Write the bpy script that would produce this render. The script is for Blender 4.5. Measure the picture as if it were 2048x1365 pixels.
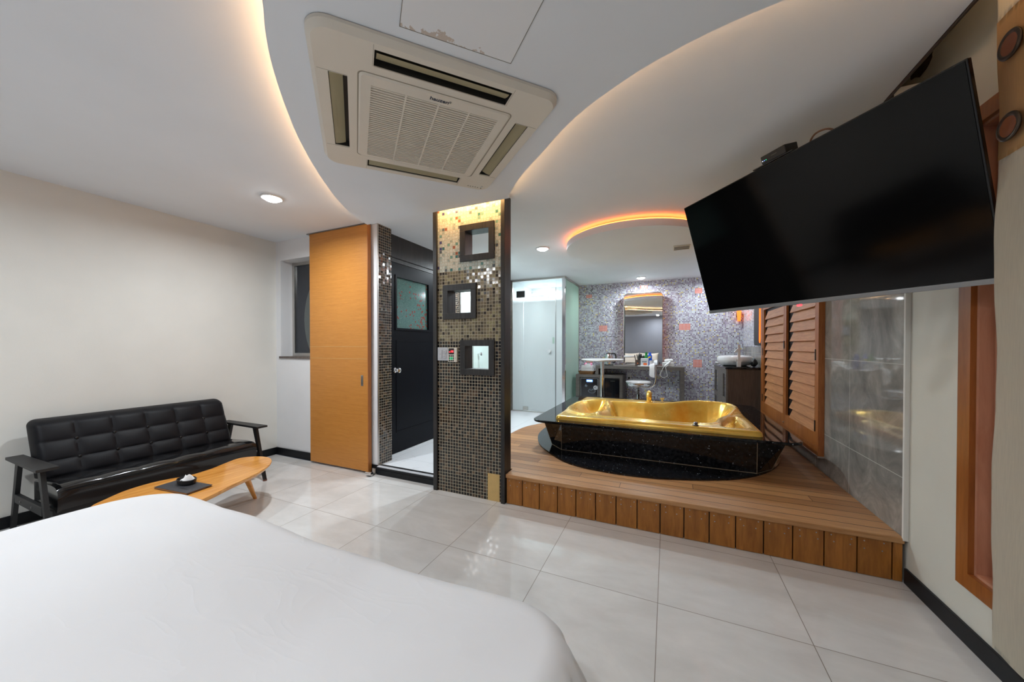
import bpy, bmesh, math, random
from mathutils import Vector, Matrix
random.seed(7)
PI = math.pi
sc = bpy.context.scene
for o in list(bpy.data.objects): bpy.data.objects.remove(o)
COL = sc.collection

# ------------------------------------------------------------ camera
cam_d = bpy.data.cameras.new('camera'); cam = bpy.data.objects.new('camera', cam_d); COL.objects.link(cam)
YAW, PIT = 0.417, -0.0096
fw = Vector((-math.sin(YAW)*math.cos(PIT), math.cos(YAW)*math.cos(PIT), math.sin(PIT)))
rt = Vector((math.cos(YAW), math.sin(YAW), 0)); up = rt.cross(fw)
m = Matrix.Identity(4)
for i in range(3):
    m[i][0] = rt[i]; m[i][1] = up[i]; m[i][2] = -fw[i]
m[2][3] = 1.2438
cam.matrix_world = m
cam_d.sensor_width = 36; cam_d.sensor_fit = 'HORIZONTAL'; cam_d.lens = 703.23/2048*36
cam_d.shift_y = 17.34/2048; cam_d.clip_start = 0.02; cam_d.clip_end = 60
sc.camera = cam

# ------------------------------------------------------------ world, exposure, large lights
w = bpy.data.worlds.new('world'); sc.world = w; w.use_nodes = True
w.node_tree.nodes['Background'].inputs[0].default_value = (0.7, 0.8, 1, 1)
w.node_tree.nodes['Background'].inputs[1].default_value = 0.05
vs = sc.view_settings
vs.view_transform = 'Standard'; vs.look = 'None'; vs.gamma = 1; vs.use_curve_mapping = False; vs.exposure = -0.03
CEIL = 2.44
# the room's recessed downlights: (x, y, z, watts, colour); the first three are in view, the corridor and washbasin ones are added unseen
DOWN = [(-2.91, 1.81, CEIL, 23.5, (.87, .95, 1)), (-1.40, 4.08, CEIL, 28, (.82, .93, 1)), (-.43, 6.50, CEIL, 15, (.84, .94, 1)),
        (-2.9, -.35, CEIL, 26, (.90, .96, 1)), (-.35, -.75, CEIL, 20, (.92, .96, 1)), (-2.22, 4.4, CEIL, 22, (.84, .94, 1)),
        (.70, 6.45, CEIL, 7, (.88, .96, 1)), (-2.2, 6.62, CEIL, 30, (.88, .97, 1))]
for i, (x, y, z, p, c) in enumerate(DOWN):
    d = bpy.data.lights.new('downlight_beam', 'AREA'); d.shape = 'DISK'; d.size = .10; d.energy = p; d.color = c; d.spread = 3.0
    o = bpy.data.objects.new('downlight_beam', d); COL.objects.link(o); o.location = (x, y, z-.046)

# ------------------------------------------------------------ materials
MATS = {}
def nt(name):
    mt = bpy.data.materials.new(name); mt.use_nodes = True; MATS[name] = mt
    return mt, mt.node_tree, mt.node_tree.nodes['Principled BSDF']
def N(t, typ, **kw):
    n = t.nodes.new(typ)
    for k, v in kw.items():
        if k.startswith('i_'):
            key = k[2:]; key = int(key) if key.isdigit() else key.replace('_', ' ')
            n.inputs[key].default_value = v
        else: setattr(n, k, v)
    return n
def math_(t, op, a, b=None, c=None):
    n = t.nodes.new('ShaderNodeMath'); n.operation = op
    for i, v in enumerate((a, b, c)):
        if v is None: continue
        if hasattr(v, 'node'): t.links.new(v, n.inputs[i])
        else: n.inputs[i].default_value = v
    return n.outputs[0]
def mix(t, f, a, b, typ='MIX'):
    n = t.nodes.new('ShaderNodeMix'); n.data_type = 'RGBA'; n.blend_type = typ
    for s, v in ((n.inputs[0], f), (n.inputs[6], a), (n.inputs[7], b)):
        if hasattr(v, 'node'): t.links.new(v, s)
        elif isinstance(v, (tuple, list)): s.default_value = (*v[:3], 1)
        else: s.default_value = v
    return n.outputs[2]
def ramp(t, fac, stops, const=False):
    n = t.nodes.new('ShaderNodeValToRGB'); cr = n.color_ramp
    if const: cr.interpolation = 'CONSTANT'
    while len(cr.elements) < len(stops): cr.elements.new(0.5)
    for e, (p, c) in zip(cr.elements, stops): e.position = p; e.color = (*c[:3], 1)
    t.links.new(fac, n.inputs[0]); return n.outputs[0]
def wpos(t):
    g = t.nodes.new('ShaderNodeNewGeometry'); s = t.nodes.new('ShaderNodeSeparateXYZ'); t.links.new(g.outputs['Position'], s.inputs[0])
    return g.outputs['Position'], s.outputs
def opos(t):
    g = t.nodes.new('ShaderNodeTexCoord'); return g.outputs['Object']
def simple(name, col, rough=.5, metal=0, noise=.0, nscale=6, bump=0, bscale=200, coat=0, spec=.5, emit=None, es=0, sheen=0):
    mt, t, b = nt(name)
    b.inputs['Base Color'].default_value = (*col, 1); b.inputs['Roughness'].default_value = rough
    b.inputs['Metallic'].default_value = metal; b.inputs['Coat Weight'].default_value = coat
    b.inputs['Specular IOR Level'].default_value = spec; b.inputs['Sheen Weight'].default_value = sheen
    if emit: b.inputs['Emission Color'].default_value = (*emit, 1); b.inputs['Emission Strength'].default_value = es
    nz = N(t, 'ShaderNodeTexNoise', i_Scale=nscale, i_Detail=4.0); t.links.new(opos(t), nz.inputs['Vector'])
    dark = tuple(c*(1-max(noise, .02)) for c in col); lite = tuple(min(1, c*(1+max(noise, .02))) for c in col)
    t.links.new(ramp(t, nz.outputs[0], [(.3, dark), (.7, lite)]), b.inputs['Base Color'])
    if bump:
        n2 = N(t, 'ShaderNodeTexNoise', i_Scale=bscale, i_Detail=3.0); t.links.new(opos(t), n2.inputs['Vector'])
        bp = N(t, 'ShaderNodeBump', i_Strength=bump, i_Distance=.002); t.links.new(n2.outputs[0], bp.inputs['Height']); t.links.new(bp.outputs[0], b.inputs['Normal'])
    return mt
def wood(name, c1, c2, rough=.4, scale=(1, 1, 12), wscale=6, spec=.5, coat=0):
    """streaky grain: noise squeezed along one axis (small scale = long grain)"""
    mt, t, b = nt(name)
    mp = N(t, 'ShaderNodeMapping'); mp.inputs['Scale'].default_value = scale; t.links.new(wpos(t)[0], mp.inputs[0])
    nz = N(t, 'ShaderNodeTexNoise', i_Scale=float(wscale), i_Detail=8.0, i_Roughness=.65, i_Distortion=.6); t.links.new(mp.outputs[0], nz.inputs['Vector'])
    n2 = N(t, 'ShaderNodeTexNoise', i_Scale=wscale*.25, i_Detail=2.0); t.links.new(mp.outputs[0], n2.inputs['Vector'])
    f = math_(t, 'ADD', math_(t, 'MULTIPLY', nz.outputs[0], .65), math_(t, 'MULTIPLY', n2.outputs[0], .35))
    t.links.new(ramp(t, f, [(.36, c1), (.62, c2)]), b.inputs['Base Color'])
    b.inputs['Roughness'].default_value = rough; b.inputs['Specular IOR Level'].default_value = spec; b.inputs['Coat Weight'].default_value = coat
    bp = N(t, 'ShaderNodeBump', i_Strength=.15, i_Distance=.001); t.links.new(nz.outputs[0], bp.inputs['Height']); t.links.new(bp.outputs[0], b.inputs['Normal'])
    return mt
def mosaic(name, ua, va, s, stops, grout, rough=.12, streak=.0, zones=None, blocks=None, tilt=.07, g=.085):
    """square glass mosaic: ua/va world axes (0,1,2), s tile pitch; stops constant ramp by random; zones [(z, stops)] by height"""
    mt, t, b = nt(name)
    P, xyz = wpos(t)
    u = math_(t, 'DIVIDE', xyz[ua], s); v = math_(t, 'DIVIDE', xyz[va], s)
    fu = math_(t, 'FRACT', u); fv = math_(t, 'FRACT', v); cu = math_(t, 'FLOOR', u); cv = math_(t, 'FLOOR', v)
    cb = N(t, 'ShaderNodeCombineXYZ'); t.links.new(cu, cb.inputs[0]); t.links.new(cv, cb.inputs[1])
    wn = N(t, 'ShaderNodeTexWhiteNoise', noise_dimensions='3D'); t.links.new(cb.outputs[0], wn.inputs['Vector'])
    col = ramp(t, wn.outputs['Value'], stops, True)
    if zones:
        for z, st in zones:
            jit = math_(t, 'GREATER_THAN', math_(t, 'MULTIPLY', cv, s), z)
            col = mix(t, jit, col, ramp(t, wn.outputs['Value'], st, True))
    # streaks inside each tile
    if streak:
        mp = N(t, 'ShaderNodeMapping'); mp.inputs['Scale'].default_value = (1, 1, .25); t.links.new(P, mp.inputs[0])
        nz = N(t, 'ShaderNodeTexNoise', i_Scale=260.0, i_Detail=2.0); t.links.new(mp.outputs[0], nz.inputs['Vector'])
        col = mix(t, streak, col, ramp(t, nz.outputs[0], [(.35, (.1, .1, .1)), (.65, (1, 1, 1))]), 'OVERLAY')
    if blocks:
        for (u0, u1, v0, v1, c) in blocks:
            f = math_(t, 'MULTIPLY', math_(t, 'MULTIPLY', math_(t, 'GREATER_THAN', cu, u0/s-.5), math_(t, 'LESS_THAN', cu, u1/s-.5)),
                      math_(t, 'MULTIPLY', math_(t, 'GREATER_THAN', cv, v0/s-.5), math_(t, 'LESS_THAN', cv, v1/s-.5)))
            col = mix(t, f, col, c)
    du = math_(t, 'ABSOLUTE', math_(t, 'SUBTRACT', fu, .5)); dv = math_(t, 'ABSOLUTE', math_(t, 'SUBTRACT', fv, .5))
    gm = math_(t, 'GREATER_THAN', math_(t, 'MAXIMUM', du, dv), .5-g)
    t.links.new(mix(t, gm, col, grout), b.inputs['Base Color'])
    t.links.new(math_(t, 'ADD', math_(t, 'MULTIPLY', gm, .6), rough), b.inputs['Roughness'])
    # each tile set at its own slight tilt, grout a little lower
    geo = t.nodes.new('ShaderNodeNewGeometry')
    sub = N(t, 'ShaderNodeVectorMath', operation='SUBTRACT'); t.links.new(wn.outputs['Color'], sub.inputs[0]); sub.inputs[1].default_value = (.5, .5, .5)
    scl = N(t, 'ShaderNodeVectorMath', operation='SCALE'); t.links.new(sub.outputs[0], scl.inputs[0]); scl.inputs['Scale'].default_value = tilt
    add = N(t, 'ShaderNodeVectorMath', operation='ADD'); t.links.new(geo.outputs['Normal'], add.inputs[0]); t.links.new(scl.outputs[0], add.inputs[1])
    nrm = N(t, 'ShaderNodeVectorMath', operation='NORMALIZE'); t.links.new(add.outputs[0], nrm.inputs[0])
    bp = N(t, 'ShaderNodeBump', i_Strength=.35, i_Distance=.0015); t.links.new(math_(t, 'SUBTRACT', 1.0, gm), bp.inputs['Height'])
    t.links.new(nrm.outputs[0], bp.inputs['Normal']); t.links.new(bp.outputs[0], b.inputs['Normal'])
    return mt

def srgb(r, g, b_): return tuple(((c/255)/12.92 if c/255 <= .04045 else ((c/255+.055)/1.055)**2.4) for c in (r, g, b_))
simple('ceiling_paint', srgb(231, 235, 240), .75, noise=.015, nscale=2)
simple('cream_wall', srgb(223, 221, 215), .6, noise=.02, nscale=4, bump=.25, bscale=350)
simple('cream_wall_shaded', srgb(212, 209, 198), .6, noise=.02, nscale=4, bump=.25, bscale=350)  # same cream, with the dimmer light on the right wall put into its colour
simple('white_wall', srgb(228, 227, 228), .6, noise=.015, nscale=3)
simple('grey_wall', srgb(128, 132, 142), .65, noise=.02, nscale=3)
simple('black_base', (.007, .008, .010), .42, noise=.2, spec=.25)
simple('black_frame_paint', (.005, .006, .009), .4, noise=.1, spec=.12)
wood('black_oak', (.007, .0065, .0065), (.036, .032, .030), .45, (22, 22, 1.2), 7)
wood('orange_oak', srgb(184, 118, 48), srgb(202, 136, 62), .42, (2.2, 2.2, 60), 5)
wood('orange_oak_edge', srgb(165, 98, 40), srgb(190, 120, 58), .42, (20, 20, 1), 5)
wood('table_wood', srgb(200, 128, 46), srgb(232, 164, 78), .22, (9, 1, 3), 6, coat=.3)
wood('cherry_wood', srgb(160, 90, 40), srgb(190, 120, 62), .35, (14, 14, 1.2), 5, coat=.15)
wood('casing_wood', srgb(138, 78, 32), srgb(164, 98, 44), .35, (14, 14, 1.2), 5, coat=.15)
wood('slat_wood', srgb(178, 116, 72), srgb(208, 146, 98), .45, (4, 1.4, 30), 5)
wood('leaf_wood', srgb(182, 122, 94), srgb(212, 158, 130), .3, (3, 3, .8), 3, coat=.2)
wood('grey_laminate', srgb(88, 82, 78), srgb(112, 106, 100), .45, (3, 3, 18), 8)
wood('brown_laminate', srgb(66, 52, 44), srgb(90, 74, 64), .45, (22, 22, 1.5), 6)
simple('satin_chrome', (.80, .82, .84), .3, .35)
simple('chrome', (.78, .78, .79), .10, 1)
simple('brushed_steel', (.55, .53, .50), .28, 1)
simple('dark_steel', (.25, .24, .235), .3, 1)
simple('black_leather', (.006, .006, .008), .48, bump=.2, bscale=500, spec=.2)
simple('glossy_vinyl', (.006, .006, .007), .16, coat=.35, bump=.08, bscale=60)
simple('black_wood', (.010, .010, .011), .5, noise=.2)
simple('tv_screen', (.003, .003, .0034), .11, spec=.2)
simple('tv_bezel', (.006, .006, .007), .3)
simple('silver_plastic', (.30, .31, .32), .35, .6)
simple('black_plastic', (.010, .010, .011), .4)
simple('ac_plastic', srgb(222, 214, 200), .5, noise=.01)
simple('ac_flap', srgb(222, 210, 172), .5)
simple('ac_dark', (.02, .018, .015), .6)
simple('ac_seam', srgb(150, 140, 122), .6)
simple('ac_void', srgb(84, 76, 64), .7)
simple('white_plastic', srgb(226, 226, 226), .35)
simple('grey_plate', srgb(190, 190, 194), .35)
simple('porcelain', srgb(238, 238, 240), .08, coat=.3)
simple('towel_white', srgb(236, 236, 238), .9, bump=.6, bscale=300, sheen=.3)
simple('paper_white', srgb(240, 240, 240), .7)
simple('pillow_linen', srgb(232, 222, 208), .85, noise=.03, bump=.3)
simple('amber_led', (1, .25, .04), .4, emit=(1, .16, .02), es=1.7)
simple('warm_led', (1, .8, .5), .4, emit=(1, .58, .28), es=19)
simple('slot_led', (1, .8, .5), .4, emit=(1, .60, .28), es=15)
simple('warm_led_column', (1, .8, .5), .4, emit=(1, .55, .20), es=75)
simple('orange_led_ring', (1, .3, .1), .4, emit=(1, .19, .035), es=9)
simple('lamp_glow', (1, 1, 1), .4, emit=(.95, .98, 1), es=26)
simple('red_led', (1, .05, .05), .4, emit=(1, .03, .04), es=5)
simple('green_led', (.1, 1, .4), .4, emit=(.02, .8, .3), es=1.6)
simple('blue_display', (.2, .4, 1), .4, emit=(.12, .28, 1), es=2.6)
simple('display_text', (.8, .9, 1), .4, emit=(.7, .8, 1), es=3)
simple('red_plastic', srgb(190, 20, 30), .4); simple('yellow_plastic', srgb(240, 210, 30), .4)
simple('green_plastic', srgb(30, 130, 50), .35); simple('blue_plastic', srgb(20, 90, 210), .35)
simple('pink_wrap', srgb(248, 150, 190), .5); simple('orange_print', srgb(235, 110, 50), .6)
simple('wicker', srgb(130, 92, 56), .8, noise=.3, nscale=60)
simple('patch_board', srgb(206, 172, 112), .8, noise=.06, nscale=20)
simple('screw_metal', (.45, .48, .52), .35, .8)
simple('grout_gold', (.30, .23, .15), .6)
simple('text_navy', srgb(50, 56, 72), .5)
simple('text_grey', srgb(120, 116, 104), .6)
simple('white_card', srgb(216, 218, 222), .5)
simple('rubber_brown', srgb(110, 70, 58), .6)
simple('brown_cap', srgb(110, 56, 22), .4)
simple('bronze', (.06, .045, .035), .3, .7)
simple('cable_brown', srgb(120, 84, 60), .5)
simple('stone_sill', srgb(96, 84, 78), .3, noise=.4, nscale=60)

# floor porcelain tiles 60 cm
def tile_floor():
    mt, t, b = nt('porcelain_floor'); P, xyz = wpos(t)
    u = math_(t, 'DIVIDE', math_(t, 'ADD', xyz[0], 1.84+6), .6); v = math_(t, 'DIVIDE', math_(t, 'ADD', xyz[1], -2.439+6.07), .607)
    cb = N(t, 'ShaderNodeCombineXYZ'); t.links.new(math_(t, 'FLOOR', u), cb.inputs[0]); t.links.new(math_(t, 'FLOOR', v), cb.inputs[1])
    wn = N(t, 'ShaderNodeTexWhiteNoise'); t.links.new(cb.outputs[0], wn.inputs['Vector'])
    off = N(t, 'ShaderNodeVectorMath', operation='ADD'); t.links.new(P, off.inputs[0]); t.links.new(wn.outputs['Color'], off.inputs[1])
    nz = N(t, 'ShaderNodeTexNoise', i_Scale=2.2, i_Detail=6.0, i_Roughness=.6, i_Distortion=.4)
    mp = N(t, 'ShaderNodeMapping'); mp.inputs['Scale'].default_value = (1, 2.2, 1); t.links.new(off.outputs[0], mp.inputs[0]); t.links.new(mp.outputs[0], nz.inputs['Vector'])
    col = ramp(t, nz.outputs[0], [(.3, srgb(200, 197, 194)), (.7, srgb(220, 218, 216))])
    gm = math_(t, 'GREATER_THAN', math_(t, 'MAXIMUM', math_(t, 'ABSOLUTE', math_(t, 'SUBTRACT', math_(t, 'FRACT', u), .5)), math_(t, 'ABSOLUTE', math_(t, 'SUBTRACT', math_(t, 'FRACT', v), .5))), .4972)
    t.links.new(mix(t, gm, col, srgb(126, 116, 106)), b.inputs['Base Color'])
    t.links.new(math_(t, 'ADD', math_(t, 'MULTIPLY', gm, .5), .045), b.inputs['Roughness']); b.inputs['Specular IOR Level'].default_value = .75
tile_floor()
def marble():
    mt, t, b = nt('white_marble'); P, xyz = wpos(t)
    wv = N(t, 'ShaderNodeTexNoise', i_Scale=2.6, i_Detail=5.0, i_Distortion=.7); t.links.new(P, wv.inputs['Vector'])
    rid = math_(t, 'ABSOLUTE', math_(t, 'SUBTRACT', wv.outputs[0], .5))
    n2 = N(t, 'ShaderNodeTexNoise', i_Scale=1.5, i_Detail=5.0); t.links.new(P, n2.inputs['Vector'])
    col = ramp(t, math_(t, 'ADD', rid, math_(t, 'MULTIPLY', math_(t, 'SUBTRACT', n2.outputs[0], .35), .08)), [(.0, srgb(190, 190, 194)), (.016, srgb(232, 233, 236))])
    u = math_(t, 'FRACT', math_(t, 'ADD', math_(t, 'DIVIDE', xyz[0], .6), 10.35)); v = math_(t, 'FRACT', math_(t, 'ADD', math_(t, 'DIVIDE', xyz[1], .6), 10.2))
    gm = math_(t, 'GREATER_THAN', math_(t, 'MAXIMUM', math_(t, 'ABSOLUTE', math_(t, 'SUBTRACT', u, .5)), math_(t, 'ABSOLUTE', math_(t, 'SUBTRACT', v, .5))), .497)
    t.links.new(mix(t, gm, col, srgb(196, 196, 198)), b.inputs['Base Color']); b.inputs['Roughness'].default_value = .12
marble()
def stone_tile():
    mt, t, b = nt('grey_stone_tile'); P, xyz = wpos(t)
    mp = N(t, 'ShaderNodeMapping'); mp.inputs['Scale'].default_value = (1, 1.2, 1); mp.inputs['Rotation'].default_value = (.5, 0, 0); t.links.new(P, mp.inputs[0])
    nz = N(t, 'ShaderNodeTexNoise', i_Scale=3.2, i_Detail=9.0, i_Roughness=.68, i_Distortion=1.2); t.links.new(mp.outputs[0], nz.inputs['Vector'])
    col = ramp(t, nz.outputs[0], [(.3, srgb(118, 115, 110)), (.5, srgb(146, 142, 136)), (.72, srgb(178, 173, 164))])
    u = math_(t, 'FRACT', math_(t, 'ADD', math_(t, 'DIVIDE', math_(t, 'SUBTRACT', xyz[1], 3.13), .6), 10.5)); v = math_(t, 'FRACT', math_(t, 'ADD', math_(t, 'DIVIDE', math_(t, 'SUBTRACT', xyz[2], .548), .6), 10.5))
    gm = math_(t, 'LESS_THAN', math_(t, 'MINIMUM', math_(t, 'ABSOLUTE', math_(t, 'SUBTRACT', u, .5)), math_(t, 'ABSOLUTE', math_(t, 'SUBTRACT', v, .5))), .0035)
    t.links.new(mix(t, gm, col, srgb(176, 172, 162)), b.inputs['Base Color']); t.links.new(math_(t, 'ADD', math_(t, 'MULTIPLY', gm, .5), .04), b.inputs['Roughness'])
    b.inputs['Specular IOR Level'].default_value = .8
stone_tile()
def granite():
    mt, t, b = nt('black_granite'); P, xyz = wpos(t)
    vo = N(t, 'ShaderNodeTexVoronoi', i_Scale=85.0); t.links.new(P, vo.inputs['Vector'])
    wn = N(t, 'ShaderNodeTexWhiteNoise'); t.links.new(vo.outputs['Position'], wn.inputs['Vector'])
    f = math_(t, 'MULTIPLY', math_(t, 'LESS_THAN', vo.outputs['Distance'], .26), math_(t, 'GREATER_THAN', wn.outputs['Value'], .935))
    base = N(t, 'ShaderNodeTexNoise', i_Scale=40.0, i_Detail=4.0); t.links.new(P, base.inputs['Vector'])
    bc = ramp(t, base.outputs[0], [(.4, (.004, .004, .005)), (.7, (.018, .018, .020))])
    t.links.new(mix(t, f, bc, ramp(t, wn.outputs['Value'], [(.935, (.10, .08, .05)), (.96, (.16, .19, .23)), (1, (.55, .65, .72))])), b.inputs['Base Color'])
    b.inputs['Roughness'].default_value = .05; b.inputs['Specular IOR Level'].default_value = .32
granite()
def gold():
    mt, t, b = nt('gold_leaf'); P, xyz = wpos(t)
    nz = N(t, 'ShaderNodeTexNoise', i_Scale=5.0, i_Detail=6.0, i_Roughness=.6); t.links.new(P, nz.inputs['Vector'])
    n2 = N(t, 'ShaderNodeTexNoise', i_Scale=14.0, i_Detail=3.0); t.links.new(P, n2.inputs['Vector'])
    c = ramp(t, nz.outputs[0], [(.32, srgb(236, 178, 64)), (.55, srgb(252, 208, 98)), (.75, srgb(255, 226, 134))])
    t.links.new(c, b.inputs['Base Color'])
    b.inputs['Metallic'].default_value = .55; t.links.new(math_(t, 'ADD', .20, math_(t, 'MULTIPLY', nz.outputs[0], .12)), b.inputs['Roughness'])
    b.inputs['Coat Weight'].default_value = .5; b.inputs['Coat Roughness'].default_value = .06
    bp = N(t, 'ShaderNodeBump', i_Strength=.05, i_Distance=.002); t.links.new(n2.outputs[0], bp.inputs['Height']); t.links.new(bp.outputs[0], b.inputs['Normal'])
gold()
def deck_mat(name, axis, pitch, org, c1, c2, gap=.018, joints=True, rough=.42):
    mt, t, b = nt(name); P, xyz = wpos(t)
    other = 0 if axis == 1 else 2
    u = math_(t, 'DIVIDE', math_(t, 'ADD', xyz[axis], -org+20*pitch), pitch); cu = math_(t, 'FLOOR', u); fu = math_(t, 'FRACT', u)
    wn = N(t, 'ShaderNodeTexWhiteNoise', noise_dimensions='1D'); t.links.new(cu, wn.inputs['W'])
    L = math_(t, 'ADD', math_(t, 'DIVIDE', xyz[other], 1.9), math_(t, 'ADD', math_(t, 'MULTIPLY', wn.outputs['Value'], 3.7), 10))
    cl = math_(t, 'FLOOR', L); fl = math_(t, 'FRACT', L)
    cb = N(t, 'ShaderNodeCombineXYZ'); t.links.new(cu, cb.inputs[0])
    if joints: t.links.new(cl, cb.inputs[1])
    w2 = N(t, 'ShaderNodeTexWhiteNoise'); t.links.new(cb.outputs[0], w2.inputs['Vector'])
    mp = N(t, 'ShaderNodeMapping'); mp.inputs['Scale'].default_value = (1.5, 28, 28) if axis == 1 else (14, 14, 1.6); 
    off = N(t, 'ShaderNodeVectorMath', operation='ADD'); t.links.new(P, off.inputs[0]); t.links.new(w2.outputs['Color'], off.inputs[1]); t.links.new(off.outputs[0], mp.inputs[0])
    nz = N(t, 'ShaderNodeTexNoise', i_Scale=3.0, i_Detail=8.0, i_Roughness=.65, i_Distortion=.7); t.links.new(mp.outputs[0], nz.inputs['Vector'])
    f = math_(t, 'ADD', math_(t, 'MULTIPLY', nz.outputs[0], .6), math_(t, 'MULTIPLY', w2.outputs['Value'], .4))
    col = ramp(t, f, [(.25, c1), (.75, c2)])
    gm = math_(t, 'GREATER_THAN', math_(t, 'ABSOLUTE', math_(t, 'SUBTRACT', fu, .5)), .5-gap)
    if joints: gm = math_(t, 'MAXIMUM', gm, math_(t, 'LESS_THAN', fl, .0018))
    t.links.new(mix(t, gm, col, tuple(x*.18 for x in c1)), b.inputs['Base Color']); b.inputs['Roughness'].default_value = rough
    bp = N(t, 'ShaderNodeBump', i_Strength=.4, i_Distance=.003); t.links.new(math_(t, 'SUBTRACT', 1.0, gm), bp.inputs['Height']); t.links.new(bp.outputs[0], b.inputs['Normal'])
deck_mat('deck_planks', 1, .093, 2.503, srgb(140, 94, 54), srgb(188, 138, 90), gap=.03)
wood('nosing_wood', srgb(160, 112, 66), srgb(192, 144, 96), .42, (1.5, 20, 20), 4)
wood('riser_wood', srgb(138, 84, 28), srgb(174, 112, 44), .4, (12, 12, 1.6), 4)
# mosaics
W_ = (1, 1, 1)
dark = [(0, (.006, .005, .005)), (.42, (.014, .011, .009)), (.62, (.040, .024, .015)), (.80, (.075, .045, .028)), (.94, (.12, .08, .05))]
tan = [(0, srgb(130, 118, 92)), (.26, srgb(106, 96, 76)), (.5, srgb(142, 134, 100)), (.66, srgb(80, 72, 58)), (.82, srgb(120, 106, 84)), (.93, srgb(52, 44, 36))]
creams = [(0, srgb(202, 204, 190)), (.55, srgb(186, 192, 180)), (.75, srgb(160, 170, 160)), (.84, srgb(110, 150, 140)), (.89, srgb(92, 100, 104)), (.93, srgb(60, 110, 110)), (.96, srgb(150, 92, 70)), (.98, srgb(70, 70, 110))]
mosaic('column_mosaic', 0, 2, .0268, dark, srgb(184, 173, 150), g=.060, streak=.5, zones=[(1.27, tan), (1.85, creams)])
mosaic('jamb_mosaic', 1, 2, .0262, dark, srgb(172, 162, 146), g=.060, streak=.4, tilt=.12)
OR = srgb(226, 92, 36)
blk = [(-1.46, -1.35, 2.175, 2.245, OR), (-1.22, -1.05, 1.53, 1.65, OR), (-.48, -.34, 2.30, 2.37, OR), (.187, .352, 1.534, 1.651, OR), (.40, .535, .885, 1.02, OR), (.43, .535, 2.17, 2.24, OR), (-1.466, -1.33, .926, .985, OR)]
purp = [(0, srgb(200, 206, 214)), (.18, srgb(166, 166, 188)), (.38, srgb(126, 114, 148)), (.56, srgb(116, 98, 134)), (.70, srgb(176, 178, 190)), (.80, srgb(140, 130, 144)), (.86, srgb(76, 60, 88)), (.925, srgb(16, 14, 18)), (.955, srgb(206, 186, 70))]
mosaic('lilac_mosaic', 0, 2, .0225, purp, srgb(222, 222, 226), rough=.1, blocks=blk, tilt=.06, g=.115)
mosaic('lilac_mosaic_side', 1, 2, .0225, purp, srgb(222, 222, 226), rough=.1, tilt=.06, g=.115)
# glass
def glass(name, tint, rough=.0, trans=1.0, clear=.85, diff=.0, dcol=(1, 1, 1)):
    """thin sheet: part see-through, part soft white (frosting), a mirror-like surface"""
    mt, t, b = nt(name); out = t.nodes['Material Output']; t.nodes.remove(b)
    tr = N(t, 'ShaderNodeBsdfTransparent'); tr.inputs[0].default_value = (*tint, 1)
    gl = N(t, 'ShaderNodeBsdfGlossy', i_Roughness=rough); fr = N(t, 'ShaderNodeFresnel', i_IOR=1.5)
    last = tr.outputs[0]
    if diff:
        dt = N(t, 'ShaderNodeBsdfTranslucent'); dt.inputs[0].default_value = (*dcol, 1)
        dd = N(t, 'ShaderNodeBsdfDiffuse'); dd.inputs[0].default_value = (*dcol, 1)
        m1 = N(t, 'ShaderNodeMixShader', i_0=.5); t.links.new(dt.outputs[0], m1.inputs[1]); t.links.new(dd.outputs[0], m1.inputs[2])
        m2 = N(t, 'ShaderNodeMixShader', i_0=diff); t.links.new(tr.outputs[0], m2.inputs[1]); t.links.new(m1.outputs[0], m2.inputs[2]); last = m2.outputs[0]
        MATS[name+'_mixnode'] = m2
    m3 = N(t, 'ShaderNodeMixShader'); t.links.new(fr.outputs[0], m3.inputs[0]); t.links.new(last, m3.inputs[1]); t.links.new(gl.outputs[0], m3.inputs[2])
    t.links.new(m3.outputs[0], out.inputs['Surface']); return mt
glass('frosted_glass', (.94, .98, .98), diff=.97, dcol=srgb(236, 241, 242))
t = MATS['frosted_glass'].node_tree; P, xyz = wpos(t)   # frosting fades to clear glass near the top
f = N(t, 'ShaderNodeMapRange', i_1=2.03, i_2=2.10, i_3=.97, i_4=.18); t.links.new(xyz[2], f.inputs[0]); t.links.new(f.outputs[0], MATS['frosted_glass_mixnode'].inputs[0])
glass('green_glass', (.85, .95, .9), diff=.95, dcol=srgb(212, 234, 222))
glass('window_glass_clear', (.9, .95, .95))
simple('pale_glass', srgb(216, 236, 230), .18)
simple('mirror', (.92, .93, .93), .01, 1)
simple('smoke_glass', (.03, .034, .042), .12)
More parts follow.
